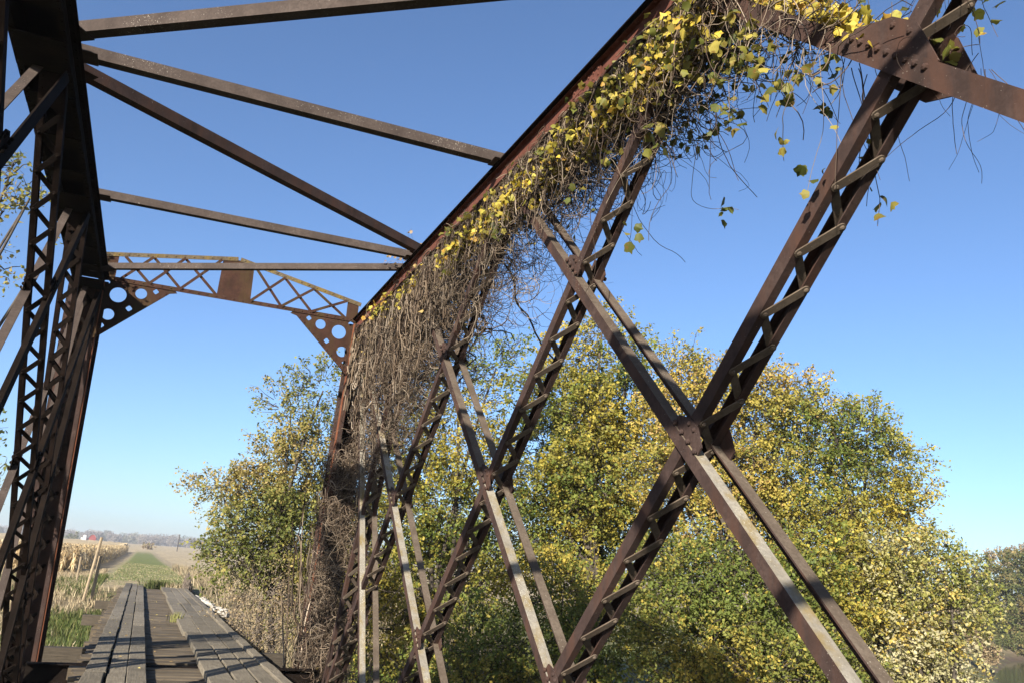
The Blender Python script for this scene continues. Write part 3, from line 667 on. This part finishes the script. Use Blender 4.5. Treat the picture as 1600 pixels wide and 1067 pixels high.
tree('silver_maple', [(1400, 880, 22, 70, 50, .9), (1465, 880, 22, 55, 45, .9), (1512, 885, 22, 32, 32, .6), (1430, 950, 22, 80, 55, 1), (1500, 945, 22, 42, 45, .7), (1380, 1000, 22, 90, 60, 1), (1475, 1010, 21.5, 55, 60, .8), (1440, 1080, 21.5, 85, 70, .9), (1350, 1090, 21.5, 90, 70, 1)],
     'pale', 'silver-leaved tree whose pale leaf undersides flash beside the river', leaf=.088, group=G, trunk_r=.12, stems=3)
tree('green_bush', [(1070, 900, 21.5, 85, 65, 1), (1170, 930, 21.5, 95, 75, 1), (1250, 980, 21.5, 80, 70, 1), (1090, 990, 21, 110, 80, 1), (1200, 1050, 20.5, 120, 70, 1), (1290, 1070, 20.5, 80, 60, 1), (1090, 1090, 20.5, 110, 70, 1)],
     'green', 'dense green bush low in front of the golden tree', 'bush', leaf=.088, group=G, trunk_r=.08, stems=4)
tree('green_bush', [(880, 930, 22.5, 80, 65, .75), (950, 1000, 22, 90, 70, .9), (840, 1020, 22, 90, 70, .9), (740, 1010, 22, 90, 70, .85), (880, 1090, 21.5, 130, 60, 1), (720, 1090, 21.5, 110, 60, 1)],
     'green', 'dark green bush below the middle laced diagonal', 'bush', leaf=.088, group=G, trunk_r=.08, stems=4)
tree('yellow_shrub', [(1285, 870, 21.8, 60, 45, .9), (1340, 930, 21.8, 60, 45, .9), (1265, 900, 21.6, 60, 45, .9)], 'yellow', 'small yellow shrub between green bush and silver-leaved tree', 'bush', leaf=.09, group=G, trunk_r=.05, stems=3)
tree('dry_shrub', [(365, 960, 24, 40, 40, .8), (410, 920, 24, 55, 55, .8), (400, 990, 23, 60, 50, .9), (455, 970, 23.5, 55, 60, .9), (350, 1005, 23, 40, 30, .8)],
     'dry', 'dry brown twiggy shrub beside the right edge of the deck', 'bush', leaf=.06, per=9, group=G, trunk_r=.04, twig_mat='drytwig', stems=5)
# trees at the far bend of the river
for lobes, pal, lb in (([(1535, 895, 146, 26, 22, .10), (1560, 930, 146, 34, 36, .12), (1545, 975, 144, 26, 28, .12), (1580, 1000, 146, 30, 24, .12)], 'far', 'mid-sized green tree across the river bend, left of the taller ones'),
        ([(1590, 885, 150, 30, 26, .10), (1600, 930, 148, 40, 45, .12), (1595, 985, 146, 34, 34, .12), (1640, 940, 148, 40, 60, .10), (1630, 1010, 148, 40, 24, .10)], 'far', 'broad olive tree across the river bend at the right edge of the picture'),
        ([(1520, 930, 158, 30, 30, .10), (1500, 960, 158, 30, 40, .10), (1565, 876, 160, 22, 18, .10), (1610, 872, 165, 40, 18, .10)], 'dry', 'bare grey-brown tree standing behind the other trees at the river bend')):
    tree('riverside_tree', lobes, pal, lb, leaf=.40, group='trees at the river bend', trunk_r=.3, spray=1.6, per=16, twigs=False)
tree('bank_shrub', [(1528, 1004, 96, 24, 12, .45), (1544, 1020, 96, 14, 12, .45)], 'dry', 'reddish brown shrub on the grassy bank at the water edge', 'bush', leaf=.25, group=None, trunk_r=.06, spray=.8, twigs=False, stems=3)
tree('river_thicket', [(1560, 1008, 134, 24, 17, .16), (1590, 1012, 133, 24, 16, .16), (1620, 1012, 132, 26, 16, .16), (1655, 1016, 131, 26, 16, .16)], 'far', 'low green thicket at the water edge below the trees across the bend', 'bush', leaf=.32, trunk_r=.1, spray=1.2, per=16, twigs=False, stems=4)
tree('leaning_tree', [(52, 300, 13.5, 14, 20, .8), (15, 275, 13.5, 26, 32, .9), (5, 330, 13.5, 28, 24, .7), (40, 322, 13.5, 14, 12, .6), (-40, 300, 13.5, 40, 60, .8), (-30, 420, 13.5, 36, 50, .6), (-8, 745, 13, 12, 10, .7), (-50, 700, 13, 40, 60, .7), (95, 350, 14, 5, 4, .8)],
     'olive', 'small-leaved tree reaching in behind the left truss', leaf=.085, per=9, spray=.3, trunk_r=.07, base=(-4.6, 13.4))

# ------------------------------------------------------------------ grapevines on the right truss
LT = []                                   # lobed grape leaf outline, unit length
for k in range(13):
    a_ = -math.pi*.86+k*(math.pi*1.72/12); r_ = .5*(1+.22*math.cos(5*a_*.98)+.05*(-1)**k)*(1 if abs(a_) < 2.3 else .75); LT.append((r_*math.cos(a_)+.38, r_*math.sin(a_)))
LT = np.array([(0, 0)]+LT)
def vine_leaves(P, size, out, tints, hang=.5):
    n = len(P); nrm = norm(rng.normal(size=(n, 3))*.75+out); u = norm(np.cross(nrm, rng.normal(size=(n, 3)))); u[:, 2] -= hang; u = norm(u-nrm*(u*nrm).sum(1, keepdims=True)); v = np.cross(nrm, u)
    L = (size*rng.uniform(.55, 1.3, n))[:, None, None]; fold = rng.uniform(.1, .75, (n, 1, 1)); tw = rng.uniform(-.75, .45, (n, 1, 1))
    q = LT[None]; z = -fold*np.abs(q[..., 1:2])+tw*q[..., 0:1]**2
    V = P[:, None]+(u[:, None]*q[..., 0:1]+v[:, None]*q[..., 1:2]+nrm[:, None]*z)*L
    k = len(LT); base = (np.arange(n)*k)[:, None, None]; tri = np.array([(0, i, i+1) for i in range(1, k-1)])[None]
    c = tints[rng.integers(0, len(tints), n)]*rng.uniform(.45, .9, (n, 1)); return V.reshape(-1, 3), (base+tri).reshape(-1, 3), np.repeat(c, k, 0)
def strands(P0, D0, length, N=16, grav=.5, wander=.5, radius=(.0022, .006), keep=.75, lim=.20, curl=5.5):
    """hanging, curling stems from P0 with start direction D0"""
    n = len(P0); step = (length/(N-1))[:, None]; P = [P0]; d = norm(D0); c = rng.normal(size=(n, 3))*curl
    for k in range(N-1):
        c = c*.90+rng.normal(size=(n, 3))*curl*.42
        d = norm(d+np.cross(c, d)*step+np.array([0, 0, -grav])*step*2.2+rng.normal(size=(n, 3))*.10*wander); P.append(P[-1]+d*step)
    P = np.stack(P, 1)
    if lim: P[..., 0] = np.where(P[..., 0] < XR-lim, XR-lim+.15*(P[..., 0]-XR+lim), P[..., 0]); P[..., 2] = np.where(P[..., 2] > ZT-.22, ZT-.22+.15*(P[..., 2]-ZT+.22), P[..., 2])
    r0 = rng.uniform(*radius, n); return P, r0[:, None]*np.linspace(1, .7, N)[None]
STEM = C((.26, .215, .165), (.15, .115, .085), (.075, .055, .042), (.33, .285, .23), (.19, .15, .11), (.05, .038, .03))
YEL = C((.62, .46, .05), (.55, .43, .07), (.48, .40, .06), (.66, .52, .10), (.40, .36, .06), (.50, .30, .05)); OLV = C((.20, .19, .035), (.14, .15, .03), (.28, .24, .05), (.36, .30, .06), (.10, .115, .025))
def chordline(n, ylo, yhi, spread=.3, dz=(-.2, .1)):
    y = rng.uniform(ylo, yhi, n); return np.stack([XR+rng.normal(0, spread, n), y, ZT+rng.uniform(dz[0], dz[1], n)], -1)
def vine(label, stems, leaves, at_, group='grapevines on the right truss', mat='vinestem'):
    v = empty('grapevine', at_, label, 'vine', group)
    V, F = merge([tubes(p, r, 3) for p, r in stems]); pal = STEM if mat == 'vinestem' else STEM[[2, 5, 1]]
    c = np.concatenate([np.repeat(pal[rng.integers(0, len(pal), len(p))]*np.array([.80, .74, .68])*rng.uniform(.5, 1.0, (len(p), 1)), p.shape[1]*3, 0) for p, r in stems])
    np_mesh('stem', V, F, M['stem'], v, tint=c, smooth=True)
    if leaves:
        vs, fs, cs, b = [], [], [], 0
        for a_, f_, c_ in leaves: vs.append(a_); fs.append(f_+b); cs.append(c_); b += len(a_)
        np_mesh('leaves', np.concatenate(vs), np.concatenate(fs), M['vineleaf'], v, tint=np.concatenate(cs))
    return v
def rnd_dir(n, up_=.0): return norm(rng.normal(size=(n, 3))+np.array([0, 0, up_]))
def clump_line(n, ys, sd, dz):
    y = np.array(ys)[rng.integers(0, len(ys), n)]+rng.normal(0, sd, n); return np.stack([XR-.15+rng.normal(0, .07, n), y, ZT-.16+rng.uniform(dz[0], dz[1], n)*.8-.08*np.abs(rng.normal(size=n))], -1)
IN = np.array([-1.0, -.35, .45])
def on_strands(P, n, lo=.3, hi=1.0):
    m_ = max(1, n//4); i = rng.integers(0, len(P), m_); k = (rng.uniform(lo, hi, m_)*(P.shape[1]-1)).astype(int); return np.repeat(P[i, k], -(-n//m_), 0)[:n]+rng.normal(0, .045, (n, 3))
# 1 bare tangle over the end panel
def depth1(y): return np.interp(y, [10.2, 11.3, 12.2, 13.2, 14.4, 15.4], [1.0, 1.7, 2.2, 2.7, 2.9, 2.5])
n = 520; p0 = chordline(n, 10.2, 15.4, .16, (-.34, -.2)); a1 = strands(p0, rnd_dir(n, -.6), depth1(p0[:, 1])*rng.uniform(.6, 2.2, n), 34, .65, 1.2, (.003, .009), curl=4.5)
n = 2500; y = 10.2+5.2*rng.beta(1.5, 1.1, n); p0 = np.stack([XR+.05+rng.normal(0, .17, n), y, ZT-.25-depth1(y)*rng.uniform(0, 1, n)**1.2, ], -1); a2 = strands(p0, rnd_dir(n), rng.uniform(.3, 1.6, n), 20, .22, 1.3, (.002, .0065), curl=7)
n = 22; p0 = np.stack([XR+rng.normal(-.02, .1, n), rng.uniform(14.3, 15.3, n), np.full(n, ZT-.2)], -1); a3 = strands(p0, np.tile((0, .1, -1.), (n, 1)), rng.uniform(3.5, 6, n), 26, 1.2, .3, (.010, .026))
n = 60; p0 = np.stack([XR+rng.normal(.1, .12, n), rng.normal(11.7, .35, n), np.full(n, ZT-.2)], -1); a4 = strands(p0, np.tile((0, .3, -1.), (n, 1)), rng.uniform(2.0, 3.6, n), 26, 1.0, .35, (.008, .02))
lv = vine_leaves(chordline(110, 13.0, 14.4, .07, (-.42, -.14))+np.array([-.24, 0, 0]), .07, IN, YEL), vine_leaves(clump_line(190, (11.75, 12.15, 12.5), .16, (-.42, -.05)), .078, IN, YEL), vine_leaves(on_strands(a1[0], 200), .06, IN, C((.45, .33, .12), (.36, .26, .12)))
vine('thick tangle of bare grey grapevine stems hanging over the far end panel', [a1, a2, a3, a4], lv, (XR, 13, ZT))
# 2 the next panel towards us: bare curtain, sky showing through, some leaves
n = 520; p0 = chordline(n, 7.9, 10.4, .22, (-.30, -.15)); b1 = strands(p0, rnd_dir(n, -.4), rng.uniform(.5, 2.4, n)*np.interp(p0[:, 1], [7.9, 9, 10.4], [.55, .85, 1.2]), 24, .45, .85, (.0022, .0055), keep=.62)
n = 330; p0 = chordline(n, 8, 10.4, .24, (-1.5, -.3)); b2 = strands(p0, rnd_dir(n), rng.uniform(.4, 1.5, n), 18, .15, .95, (.0018, .0045), keep=.6)
lv = vine_leaves(clump_line(520, (8.0, 8.25, 8.7, 9.0, 9.3, 9.9, 10.2, 10.5), .14, (-.42, -.14)), .068, IN, YEL), vine_leaves(on_strands(b1[0], 380), .068, np.array([-.6, -.5, .3]), OLV)
vine('half bare grapevine curtain hanging from the chord with yellow leaves along its top', [b1, b2], lv, (XR, 9.3, ZT))
# 3 above the second laced diagonal: dense pale bundle
n = 880; p0 = chordline(n, 6.2, 8.1, .2, (-.30, -.15)); c1 = strands(p0, rnd_dir(n, -.4), rng.uniform(.5, 1.35, n), 16, .6, .6, (.0026, .0062))
n = 420; p0 = chordline(n, 6.2, 8.1, .22, (-.9, -.3)); c2 = strands(p0, rnd_dir(n), rng.uniform(.4, 1.0, n), 14, .3, .9, (.002, .0048))
lv = vine_leaves(clump_line(620, (6.1, 6.35, 6.6, 6.95, 7.2, 7.5, 7.75), .12, (-.48, -.18)), .062, IN, YEL), vine_leaves(on_strands(c1[0], 110), .08, np.array([-.6, -.5, .3]), OLV)
vine('short pale bundle of grapevine stems under the chord with a band of yellow leaves', [c1, c2], lv, (XR, 7.1, ZT))
# 4 leafy mass near the top of the picture
n = 720; p0 = chordline(n, 4.5, 6.3, .2, (-.30, -.15)); d1 = strands(p0, rnd_dir(n, -.3), rng.uniform(.4, 1.5, n), 16, .55, .62, (.0026, .0062))
n = 420; p0 = chordline(n, 4.6, 6.3, .22, (-.8, -.2)); d2 = strands(p0, rnd_dir(n), rng.uniform(.4, 1.2, n), 14, .3, .9, (.002, .0048))
n = 16; p0 = chordline(n, 4.4, 5.9, .2, (-.9, -.5)); d3 = strands(p0, rnd_dir(n, -2), rng.uniform(.9, 1.7, n), 22, 1.3, .6, (.003, .0048), curl=2.5)
lv = (vine_leaves(clump_line(880, (4.7, 4.95, 5.15, 5.4, 5.75, 6.0), .14, (-.56, -.08)), .057, IN, YEL), vine_leaves(on_strands(d1[0], 1200, .35), .060, np.array([-.4, -.5, .1]), OLV, .9), vine_leaves(on_strands(d3[0], 30), .08, np.array([-.4, -.5, .1]), OLV, .9))
vine('leafy grapevine mass with green and yellow leaves at the top of the nearest panel', [d1, d2, d3], lv, (XR, 5.4, ZT))
# 5 along the near counter, above its gusset plate
def on_counter(n, f0, f1, sx=.12, dz=(0, .15)):
    f_ = rng.uniform(f0, f1, n); y = Ty(3)-2*P_*f_; z = ZT-.12+(ZB-ZT+.12)*f_; return np.stack([XR-.12+rng.normal(0, sx, n), y, z+rng.uniform(dz[0], dz[1], n)], -1)
n = 110; p0 = on_counter(n, .02, .2, .14); e1 = strands(p0, np.tile((0, -.7, -.3), (n, 1))+rng.normal(0, .6, (n, 3)), rng.uniform(.4, 1.2, n), 16, .15, .6, (.002, .005))
n = 40; p0 = on_counter(n, .05, .21, .12, (-.1, 0)); e2 = strands(p0, rnd_dir(n, -1.5), rng.uniform(.4, .95, n), 16, 1.6, .6, (.0022, .0038), curl=2.2)
lv = (vine_leaves(on_counter(520, .05, .235, .09, (.12, .30))+np.array([.12, 0, 0]), .050, IN, YEL), vine_leaves(on_strands(e2[0], 170, .2), .058, np.array([-.4, -.5, .1]), OLV, .9))
vine('yellow-leaved grapevine lying on the near counter diagonal above the riveted gusset plate', [e1, e2], lv, (XR, 4, ZT-.6))
# 6 thin strands hanging past the gusset plate at the right edge
n = 14; p0 = np.stack([rng.normal(3.45, .05, n), rng.normal(2.66, .14, n), rng.uniform(4.2, 4.45, n)], -1); f1 = strands(p0, rnd_dir(n, -2), rng.uniform(.3, .75, n), 20, 1.5, .6, (.0014, .0026), curl=3)
n = 16; p0 = np.stack([rng.normal(3.45, .12, n), rng.normal(2.75, .2, n), rng.uniform(4.75, 5.05, n)], -1); f2 = strands(p0, rnd_dir(n, -1), rng.uniform(.3, .6, n), 12, 1.0, .6, (.0014, .003), curl=3)
lv = (vine_leaves(on_strands(f2[0], 60, .2), .058, IN, np.concatenate([YEL, OLV]), .8), vine_leaves(on_strands(f1[0], 7, .1, .4), .06, IN, OLV, .9))
vine('few thin vine strands dangling past the gusset plate at the right edge', [f1, f2], lv, (3.45, 2.65, 4.6), mat='darkstem')
# 7 dead growth around the foot of the end post
n = 1500; z = rng.uniform(-.3, 3.6, n); p0 = np.stack([rng.normal(XR+.02, .22, n), Y0+.55-z*.14+rng.normal(-.28, .22, n), z], -1); g1 = strands(p0, rnd_dir(n, .2), rng.uniform(.4, 1.7, n), 18, .25, 1.1, (.003, .0075), lim=.5, curl=6)
n = 26; p0 = np.stack([rng.normal(XR-.05, .25, n), Y0+rng.normal(.7, .2, n), np.full(n, -1.)], -1); g2 = strands(p0, np.tile((0, -.1, 1.), (n, 1)), rng.uniform(2.5, 5, n), 20, -1.2, .5, (.008, .02), lim=.6, curl=1.5)
vine('dead brown vine thicket wrapped around the foot of the right end post', [g1, g2], (vine_leaves(on_strands(g1[0], 60), .06, IN, C((.45, .33, .12), (.5, .4, .1))),), (XR, Y0+.5, -1))
# 8 sprig standing above the chord
n = 14; p0 = np.stack([rng.normal(XR-.22, .05, n), rng.normal(12.45, .16, n), np.full(n, ZT+.18)], -1); h1 = strands(p0, np.tile((-.1, .1, 1.), (n, 1))+rng.normal(0, .3, (n, 3)), rng.uniform(.3, .75, n), 10, -.4, .4, (.0015, .003), lim=0)
vine('thin vine sprig with pinkish tan leaves standing above the chord', [h1], (vine_leaves(on_strands(h1[0], 60, .4), .06, IN, C((.42, .28, .16), (.48, .34, .20), (.35, .26, .10))),), (XR, 12.45, ZT+.2))

# ------------------------------------------------------------------ grass, corn, fence, stones, far things
def scatter(n, x0, x1, y0, y1):
    x = rng.uniform(x0, x1, n); y = rng.uniform(y0, y1, n); return x, y
x, y = scatter(60000, -13, -.75, 17, 60); z = height(x, y); k = (vnoise(x, y, 4.) < .62) & ~((x > -1.6) & (y > 43)) & (y > 22); x, y, z = x[k], y[k], z[k]
V, F, c = blades(len(x), np.stack([x, y, z-.02], -1), .12, .38, .016, .6, GT); tag(np_mesh('grass', V, F, M['dry'], tint=c), 'green grass on the bank left of the deck', 'grass', kind='stuff')
x, y = scatter(46000, -16, -.85, 17, 78); z = height(x, y); k = ((vnoise(x, y, 4.) > .5) | (y < 24) | (y > 44)) & ~((x > -2.2) & (y > 46)); x, y, z = x[k], y[k], z[k]
V1 = blades(len(x), np.stack([x, y, z-.02], -1), .12, .42, .014, .8, DT)
x, y = scatter(42000, 3.0, 16, 26, 95); z = height(x, y); V2 = blades(len(x), np.stack([x, y, z-.02], -1), .3, .85, .016, .7, np.concatenate([DT, DT, GT[2:3]]))
V = np.concatenate([V1[0], V2[0]]); F = np.concatenate([V1[1], V2[1]+len(V1[0])]); c = np.concatenate([V1[2], V2[2]])
tag(np_mesh('dry_grass', V, F, M['dry'], tint=c), 'tall tan dry grass along both sides of the lane', 'grass', kind='stuff')
x, y = scatter(26000, -1.6, 3.2, 46.5, 120); z = height(x, y)
k = rng.uniform(size=len(x)) < .03+.97*sstep(49, 62, y)*(vnoise(x, y, 1.3, 3) < .62); x, y, z = x[k], y[k], z[k]
V, F, c = blades(len(x), np.stack([x, y, z-.02], -1), .03, .10, .02, .6, np.concatenate([GT*1.3+.03, GT*1.5+.03, DT])); tag(np_mesh('lane_grass', V, F, M['dry'], tint=c), 'short green grass growing over the lane', 'grass', kind='stuff')
# standing corn
n = 26000; x = rng.uniform(-75, -4.3, n); y = 74+rng.exponential(11, n); y = np.where(y > 150, rng.uniform(74, 150, n), y)
k = np.arange(n) > 16000; x = np.where(k, -4.3-rng.exponential(3.5, n), x); y = np.where(k, rng.uniform(90, 330, n), y); x = np.round(x/.76)*.76+rng.normal(0, .06, n); z = height(x, y); P0 = np.stack([x, y, z], -1)
hs_ = rng.uniform(1.65, 2.2, n); a_ = rng.uniform(0, np.pi, n); wv = np.stack([np.cos(a_), np.sin(a_), 0*a_], -1)*.018; upv = np.stack([rng.normal(0, .08, n), rng.normal(0, .08, n), hs_], -1)
Vs = [np.stack([P0-wv, P0+wv, P0+upv+wv*.4, P0+upv-wv*.4], 1).reshape(-1, 3)]; cs_ = [np.repeat(CORN*rng.uniform(.55, .9, (n, 1)), 4, 0)]
for q in range(7):
    f_ = rng.uniform(.2, .97, (n, 1)); b0 = P0+upv*f_; a_ = rng.uniform(0, 2*np.pi, n); o_ = np.stack([np.cos(a_), np.sin(a_), 0*a_], -1)*rng.uniform(.2, .48, (n, 1)); lw = np.cross(o_, (0, 0, 1.))*.14
    tip = b0+o_+np.array([0, 0, 1.])*rng.uniform(-.5, .15, (n, 1)); midp = b0+o_*.55+np.array([0, 0, .12])
    Vs.append(np.stack([b0, midp+lw, tip, midp-lw], 1).reshape(-1, 3)); cs_.append(np.repeat(np.array([(.62, .48, .27), (.54, .40, .21), (.68, .55, .34), (.42, .29, .15)])[rng.integers(0, 4, n)]*rng.uniform(.65, 1.05, (n, 1)), 4, 0))
V = np.concatenate(Vs); F = np.arange(len(V)).reshape(-1, 4); tag(np_mesh('standing_corn', V, F, M['dry'], tint=np.concatenate(cs_)), 'dry tan corn standing in the field left of the lane', 'corn', kind='stuff')
gx = np.linspace(-420, -9, 160); gy = gaxis(118, 620, 118, 60, 120); X, Y = np.meshgrid(gx, gy); x, y = X.ravel(), Y.ravel()
x = np.where(x > -9.1, -9+rng.normal(0, .35, len(x)), x+rng.normal(0, .6, len(x))); z = height(x, y)+1.25+rng.normal(0, .28, len(x)); idx = np.arange(len(x)).reshape(X.shape)
edge = (idx[:, -1], idx[0, :]); F = np.stack([idx[:-1, :-1], idx[:-1, 1:], idx[1:, 1:], idx[1:, :-1]], -1).reshape(-1, 4)
V = np.stack([x, y, z], -1); sk = []; extra = []
for e_ in edge:
    b0 = len(V)+sum(len(q) for q in extra); low = V[e_].copy(); low[:, 2] -= 1.7; extra.append(low); k = np.arange(len(e_)-1); sk.append(np.stack([e_[:-1], e_[1:], b0+k+1, b0+k], -1))
V = np.concatenate([V]+extra); tag(np_mesh('corn_field', V, np.concatenate([F]+sk), M['ground'], tint=CORN*(.75+.5*vnoise(V[:, 0], V[:, 1], 2.)[:, None])), 'far part of the tan corn field', 'corn', kind='stuff')
n = 170; x = np.where(rng.uniform(size=n) < .5, rng.uniform(-.4, .36, n), rng.uniform(.4, 2.2, n)); y = rng.uniform(11, 40, n); z = np.where((x > -.19) & (x < .34) | (x > 1.22) & (x < 2.05), .012, np.where(x < -.19, .05, -.088))
V, F = leaves_at(np.stack([x, y, z], -1), .06); V[:, 2] = np.minimum(V[:, 2], np.repeat(z, 4)+.02); V[:, 2] = np.maximum(V[:, 2], np.repeat(z, 4)); c = C((.40, .29, .13), (.30, .20, .09), (.45, .37, .12))[rng.integers(0, 3, n)]
tag(np_mesh('leaf_litter', V, F, M['dry'], tint=np.repeat(c*.7, 4, 0)), 'fallen tan leaves scattered over the deck planks', 'leaves', kind='stuff')
# fence posts
def fence_post(x, y, h, r, lean, lb):
    z = hgt(x, y); mb = MB(); q = [(r*(1+.15*math.sin(3*k))*math.cos(k*math.pi/4), r*(1+.1*math.cos(2*k))*math.sin(k*math.pi/4)) for k in range(8)]
    mb.extrude(q, (x, y, z-.3), (x+lean, y, z+h), (1, 0, 0), (0, 1, 0)); tag(mb.build('fence_post', M['post']), lb, 'fence post', 'fence posts near the end of the deck')
fence_post(-2.05, 43.5, 2.75, .065, .30, 'taller leaning grey fence post left of the deck end')
fence_post(-1.72, 43.8, 1.9, .075, .05, 'shorter thick fence post beside the leaning one')
fence_post(-2.9, 52, 1.5, .06, .0, 'thin fence post behind the leaning one at the corn edge')
fence_post(3.75, 49, 1.25, .07, .02, 'short fence post at the right of the lane by the stones')
# dead grass overhang on the bank
n = 2600; x = rng.normal(-2.6, .75, n); y = rng.normal(46.2, .5, n); z = height(x, y)+.15+rng.uniform(0, .45, n)*np.exp(-((x+2.3)/1.1)**2)
p0 = np.stack([x, y, z], -1); P, r_ = strands(p0, norm(np.stack([rng.normal(-.6, .6, n), rng.normal(-.6, .4, n), rng.uniform(-.1, .6, n)], -1)), rng.uniform(.4, 1.1, n), 7, .7, .3, (.008, .016)); V, F = tubes(P, r_, 3)
tag(np_mesh('dead_brush', V, F, M['drytwig'], smooth=True), 'heap of dead brown grass hanging over the bank left of the deck end', 'brush')
n = 130; p0 = np.stack([rng.normal(-1.55, .35, n), rng.normal(24, 1.2, n), np.full(n, -2.4)], -1); P, r_ = strands(p0, np.tile((0, 0, 1.), (n, 1))+rng.normal(0, .5, (n, 3)), rng.uniform(.8, 2.4, n), 12, -.2, .5, (.005, .011)); V, F = tubes(P, r_, 3)
tag(np_mesh('dry_weed', V, F, M['drytwig'], smooth=True), 'tall dry bare weed stalks left of the deck', 'weed')
# pale stones at the right of the deck end
for k in range(26):
    mb = MB(); u_ = random.random(); yk = 33.5+11*u_; xk = 2.75+random.uniform(-.22, .35)+.2*(1-u_); r_ = random.uniform(.13, .27); c = Vector((xk, yk, -.48+random.uniform(-.15, .2)))
    vs = []
    for i in range(6):
        for j in range(5):
            th = j/4*math.pi; ph = i/6*2*math.pi; v = Vector((math.sin(th)*math.cos(ph)*1.25, math.sin(th)*math.sin(ph), math.cos(th)*.7))*r_*random.uniform(.75, 1.2); vs.append(c+v)
    fs = [(i*5+j, i*5+j+1, ((i+1) % 6)*5+j+1, ((i+1) % 6)*5+j) for i in range(6) for j in range(4)]
    mb.add(vs, fs); tag(mb.build('stone', M['stone']), 'pale broken stone in the heap along the right edge of the deck', 'stone', 'pale stones beside the deck')
# earth heap carrying the stones
mb = MB(); mb.abox(2.55, 3.2, 33, 45.6, -1.6, -.62); tag(mb.build('timber_crib', M['pile']), 'dark timber crib holding the pale stones beside the deck', 'retaining wall')
# far: barn, silo, pole, tree line
bz = height(np.array([-30.]), np.array([600.]))[0]; bn = empty('barn', (-31, 600, bz), 'small red barn far across the corn field', 'barn')
bx = at(144, 841, 600); bX, bY, bZ = bx.x, bx.y, bx.z-1.2; bn.location = (bX, bY, bZ)
mb = MB(); mb.abox(bX-2.2, bX+2.4, bY, bY+8, bZ-3, bZ+2.2); mb.extrude([(-2.2, 2.2), (2.4, 2.2), (1.5, 3.6), (.1, 4.3), (-1.3, 3.6)], (bX, bY, bZ), (bX, bY+8, bZ), (1, 0, 0), (0, 0, 1)); mb.build('wall', M['red'], bn)
mb = MB(); mb.extrude([(-2.5, 2.2), (-1.35, 3.75), (.1, 4.5), (1.55, 3.75), (2.7, 2.2), (2.4, 2.2), (1.5, 3.6), (.1, 4.32), (-1.3, 3.6), (-2.2, 2.2)], (bX, bY-.4, bZ), (bX, bY+8.4, bZ), (1, 0, 0), (0, 0, 1)); mb.build('roof', M['roof'], bn)
mb = MB(); q = [(1.3*math.cos(k*math.pi/8), 1.3*math.sin(k*math.pi/8)) for k in range(16)]; mb.extrude(q, (bX-4.6, bY+2, bZ-3), (bX-4.6, bY+2, bZ+3.4), (1, 0, 0), (0, 1, 0)); mb.abox(bX-7.5, bX-2.6, bY+4, bY+8, bZ-3, bZ+1.6)
tag(mb.build('silo', M['white']), 'white silo and shed left of the far red barn', 'silo')
pp = at(277, 857, 420); pt = at(280, 834, 420); mb = MB(); q = [(.22*math.cos(k*math.pi/4), .22*math.sin(k*math.pi/4)) for k in range(8)]; mb.extrude(q, (pp.x, pp.y, pp.z-2), (pp.x+.1, pp.y, pt.z), (1, 0, 0), (0, 1, 0)); up_ = mb.build('utility_pole', M['pile'])
tag(up_, 'lone dark utility pole standing in the far field', 'utility pole')
def wood_line(name, segs, pal, leaf, label):
    """a far wood: overlapping crowns of many leaf clusters along a line"""
    Pl = []
    for px0, px1, ytop, ybot, d, nn in segs:
        for k in range(nn):
            px = px0+(px1-px0)*(k+random.random())/nn; f_ = (px-px0)/(px1-px0); hor = 857+.07*(px-222); c = np.array(at(px, hor, d*random.uniform(.95, 1.1))); c[2] = height(c[:1], c[1:2])[0]
            hh = ((ybot+(0))-(ytop))*d/FPX*random.uniform(.7, 1.12); r_ = hh*random.uniform(.32, .6)
            q = norm(rng.normal(size=(420, 3)))*(rng.uniform(.2, 1, (420, 1))**.4); Pl.append(c+np.array([0, 0, hh*.55])+q*np.array([r_, r_, hh*.5]))
    P = np.concatenate(Pl); V, F = leaves_at(P, leaf); pc, pp_ = pal; c = np.repeat(pc[rng.integers(0, len(pc), len(Pl))], len(Pl[0]), 0)*rng.uniform(.88, 1.1, (len(P), 1))
    return tag(np_mesh(name, V, F, M['leaf'], tint=np.repeat(c, 4, 0)), label, 'trees', kind='stuff')
GP = (C((.25, .22, .20), (.21, .19, .17), (.28, .245, .21), (.18, .18, .14)), None)
wood_line('distant_wood', [(-160, 120, 14, 32, 1100, 60), (120, 235, 15, 32, 1100, 40), (235, 330, 8, 26, 1100, 32), (330, 700, 8, 26, 1100, 60)], GP, 1.5, 'grey-brown wood along the far side of the fields')
tree('field_tree', [(112, 836, 800, 7, 7, .0035)], 'far', 'dark green round tree at the left of the far wood', leaf=2.0, trunk_r=.6, spray=2.5, twigs=False)
tree('field_tree', [(228, 852, 430, 7, 4.5, .05), (236, 853, 430, 6, 4, .05)], 'dry', 'low brown tree at the far end of the lane', leaf=.55, trunk_r=.2, spray=.9, twigs=False)

if 1:
    mt, t, b = nmat('thin_haze'); t.nodes.remove(b); pv = t.nodes.new('ShaderNodeVolumePrincipled'); pv.inputs['Color'].default_value = (.90, .94, 1, 1); pv.inputs['Density'].default_value = .0003; pv.inputs['Anisotropy'].default_value = .2
    t.links.new(pv.outputs[0], t.nodes['Material Output'].inputs['Volume'])
    mb = MB(); mb.abox(-3600, 3600, -420, 6100, -9, 34); hz = mb.build('haze', mt); tag(hz, 'thin autumn haze over the far fields', 'haze', kind='stuff')
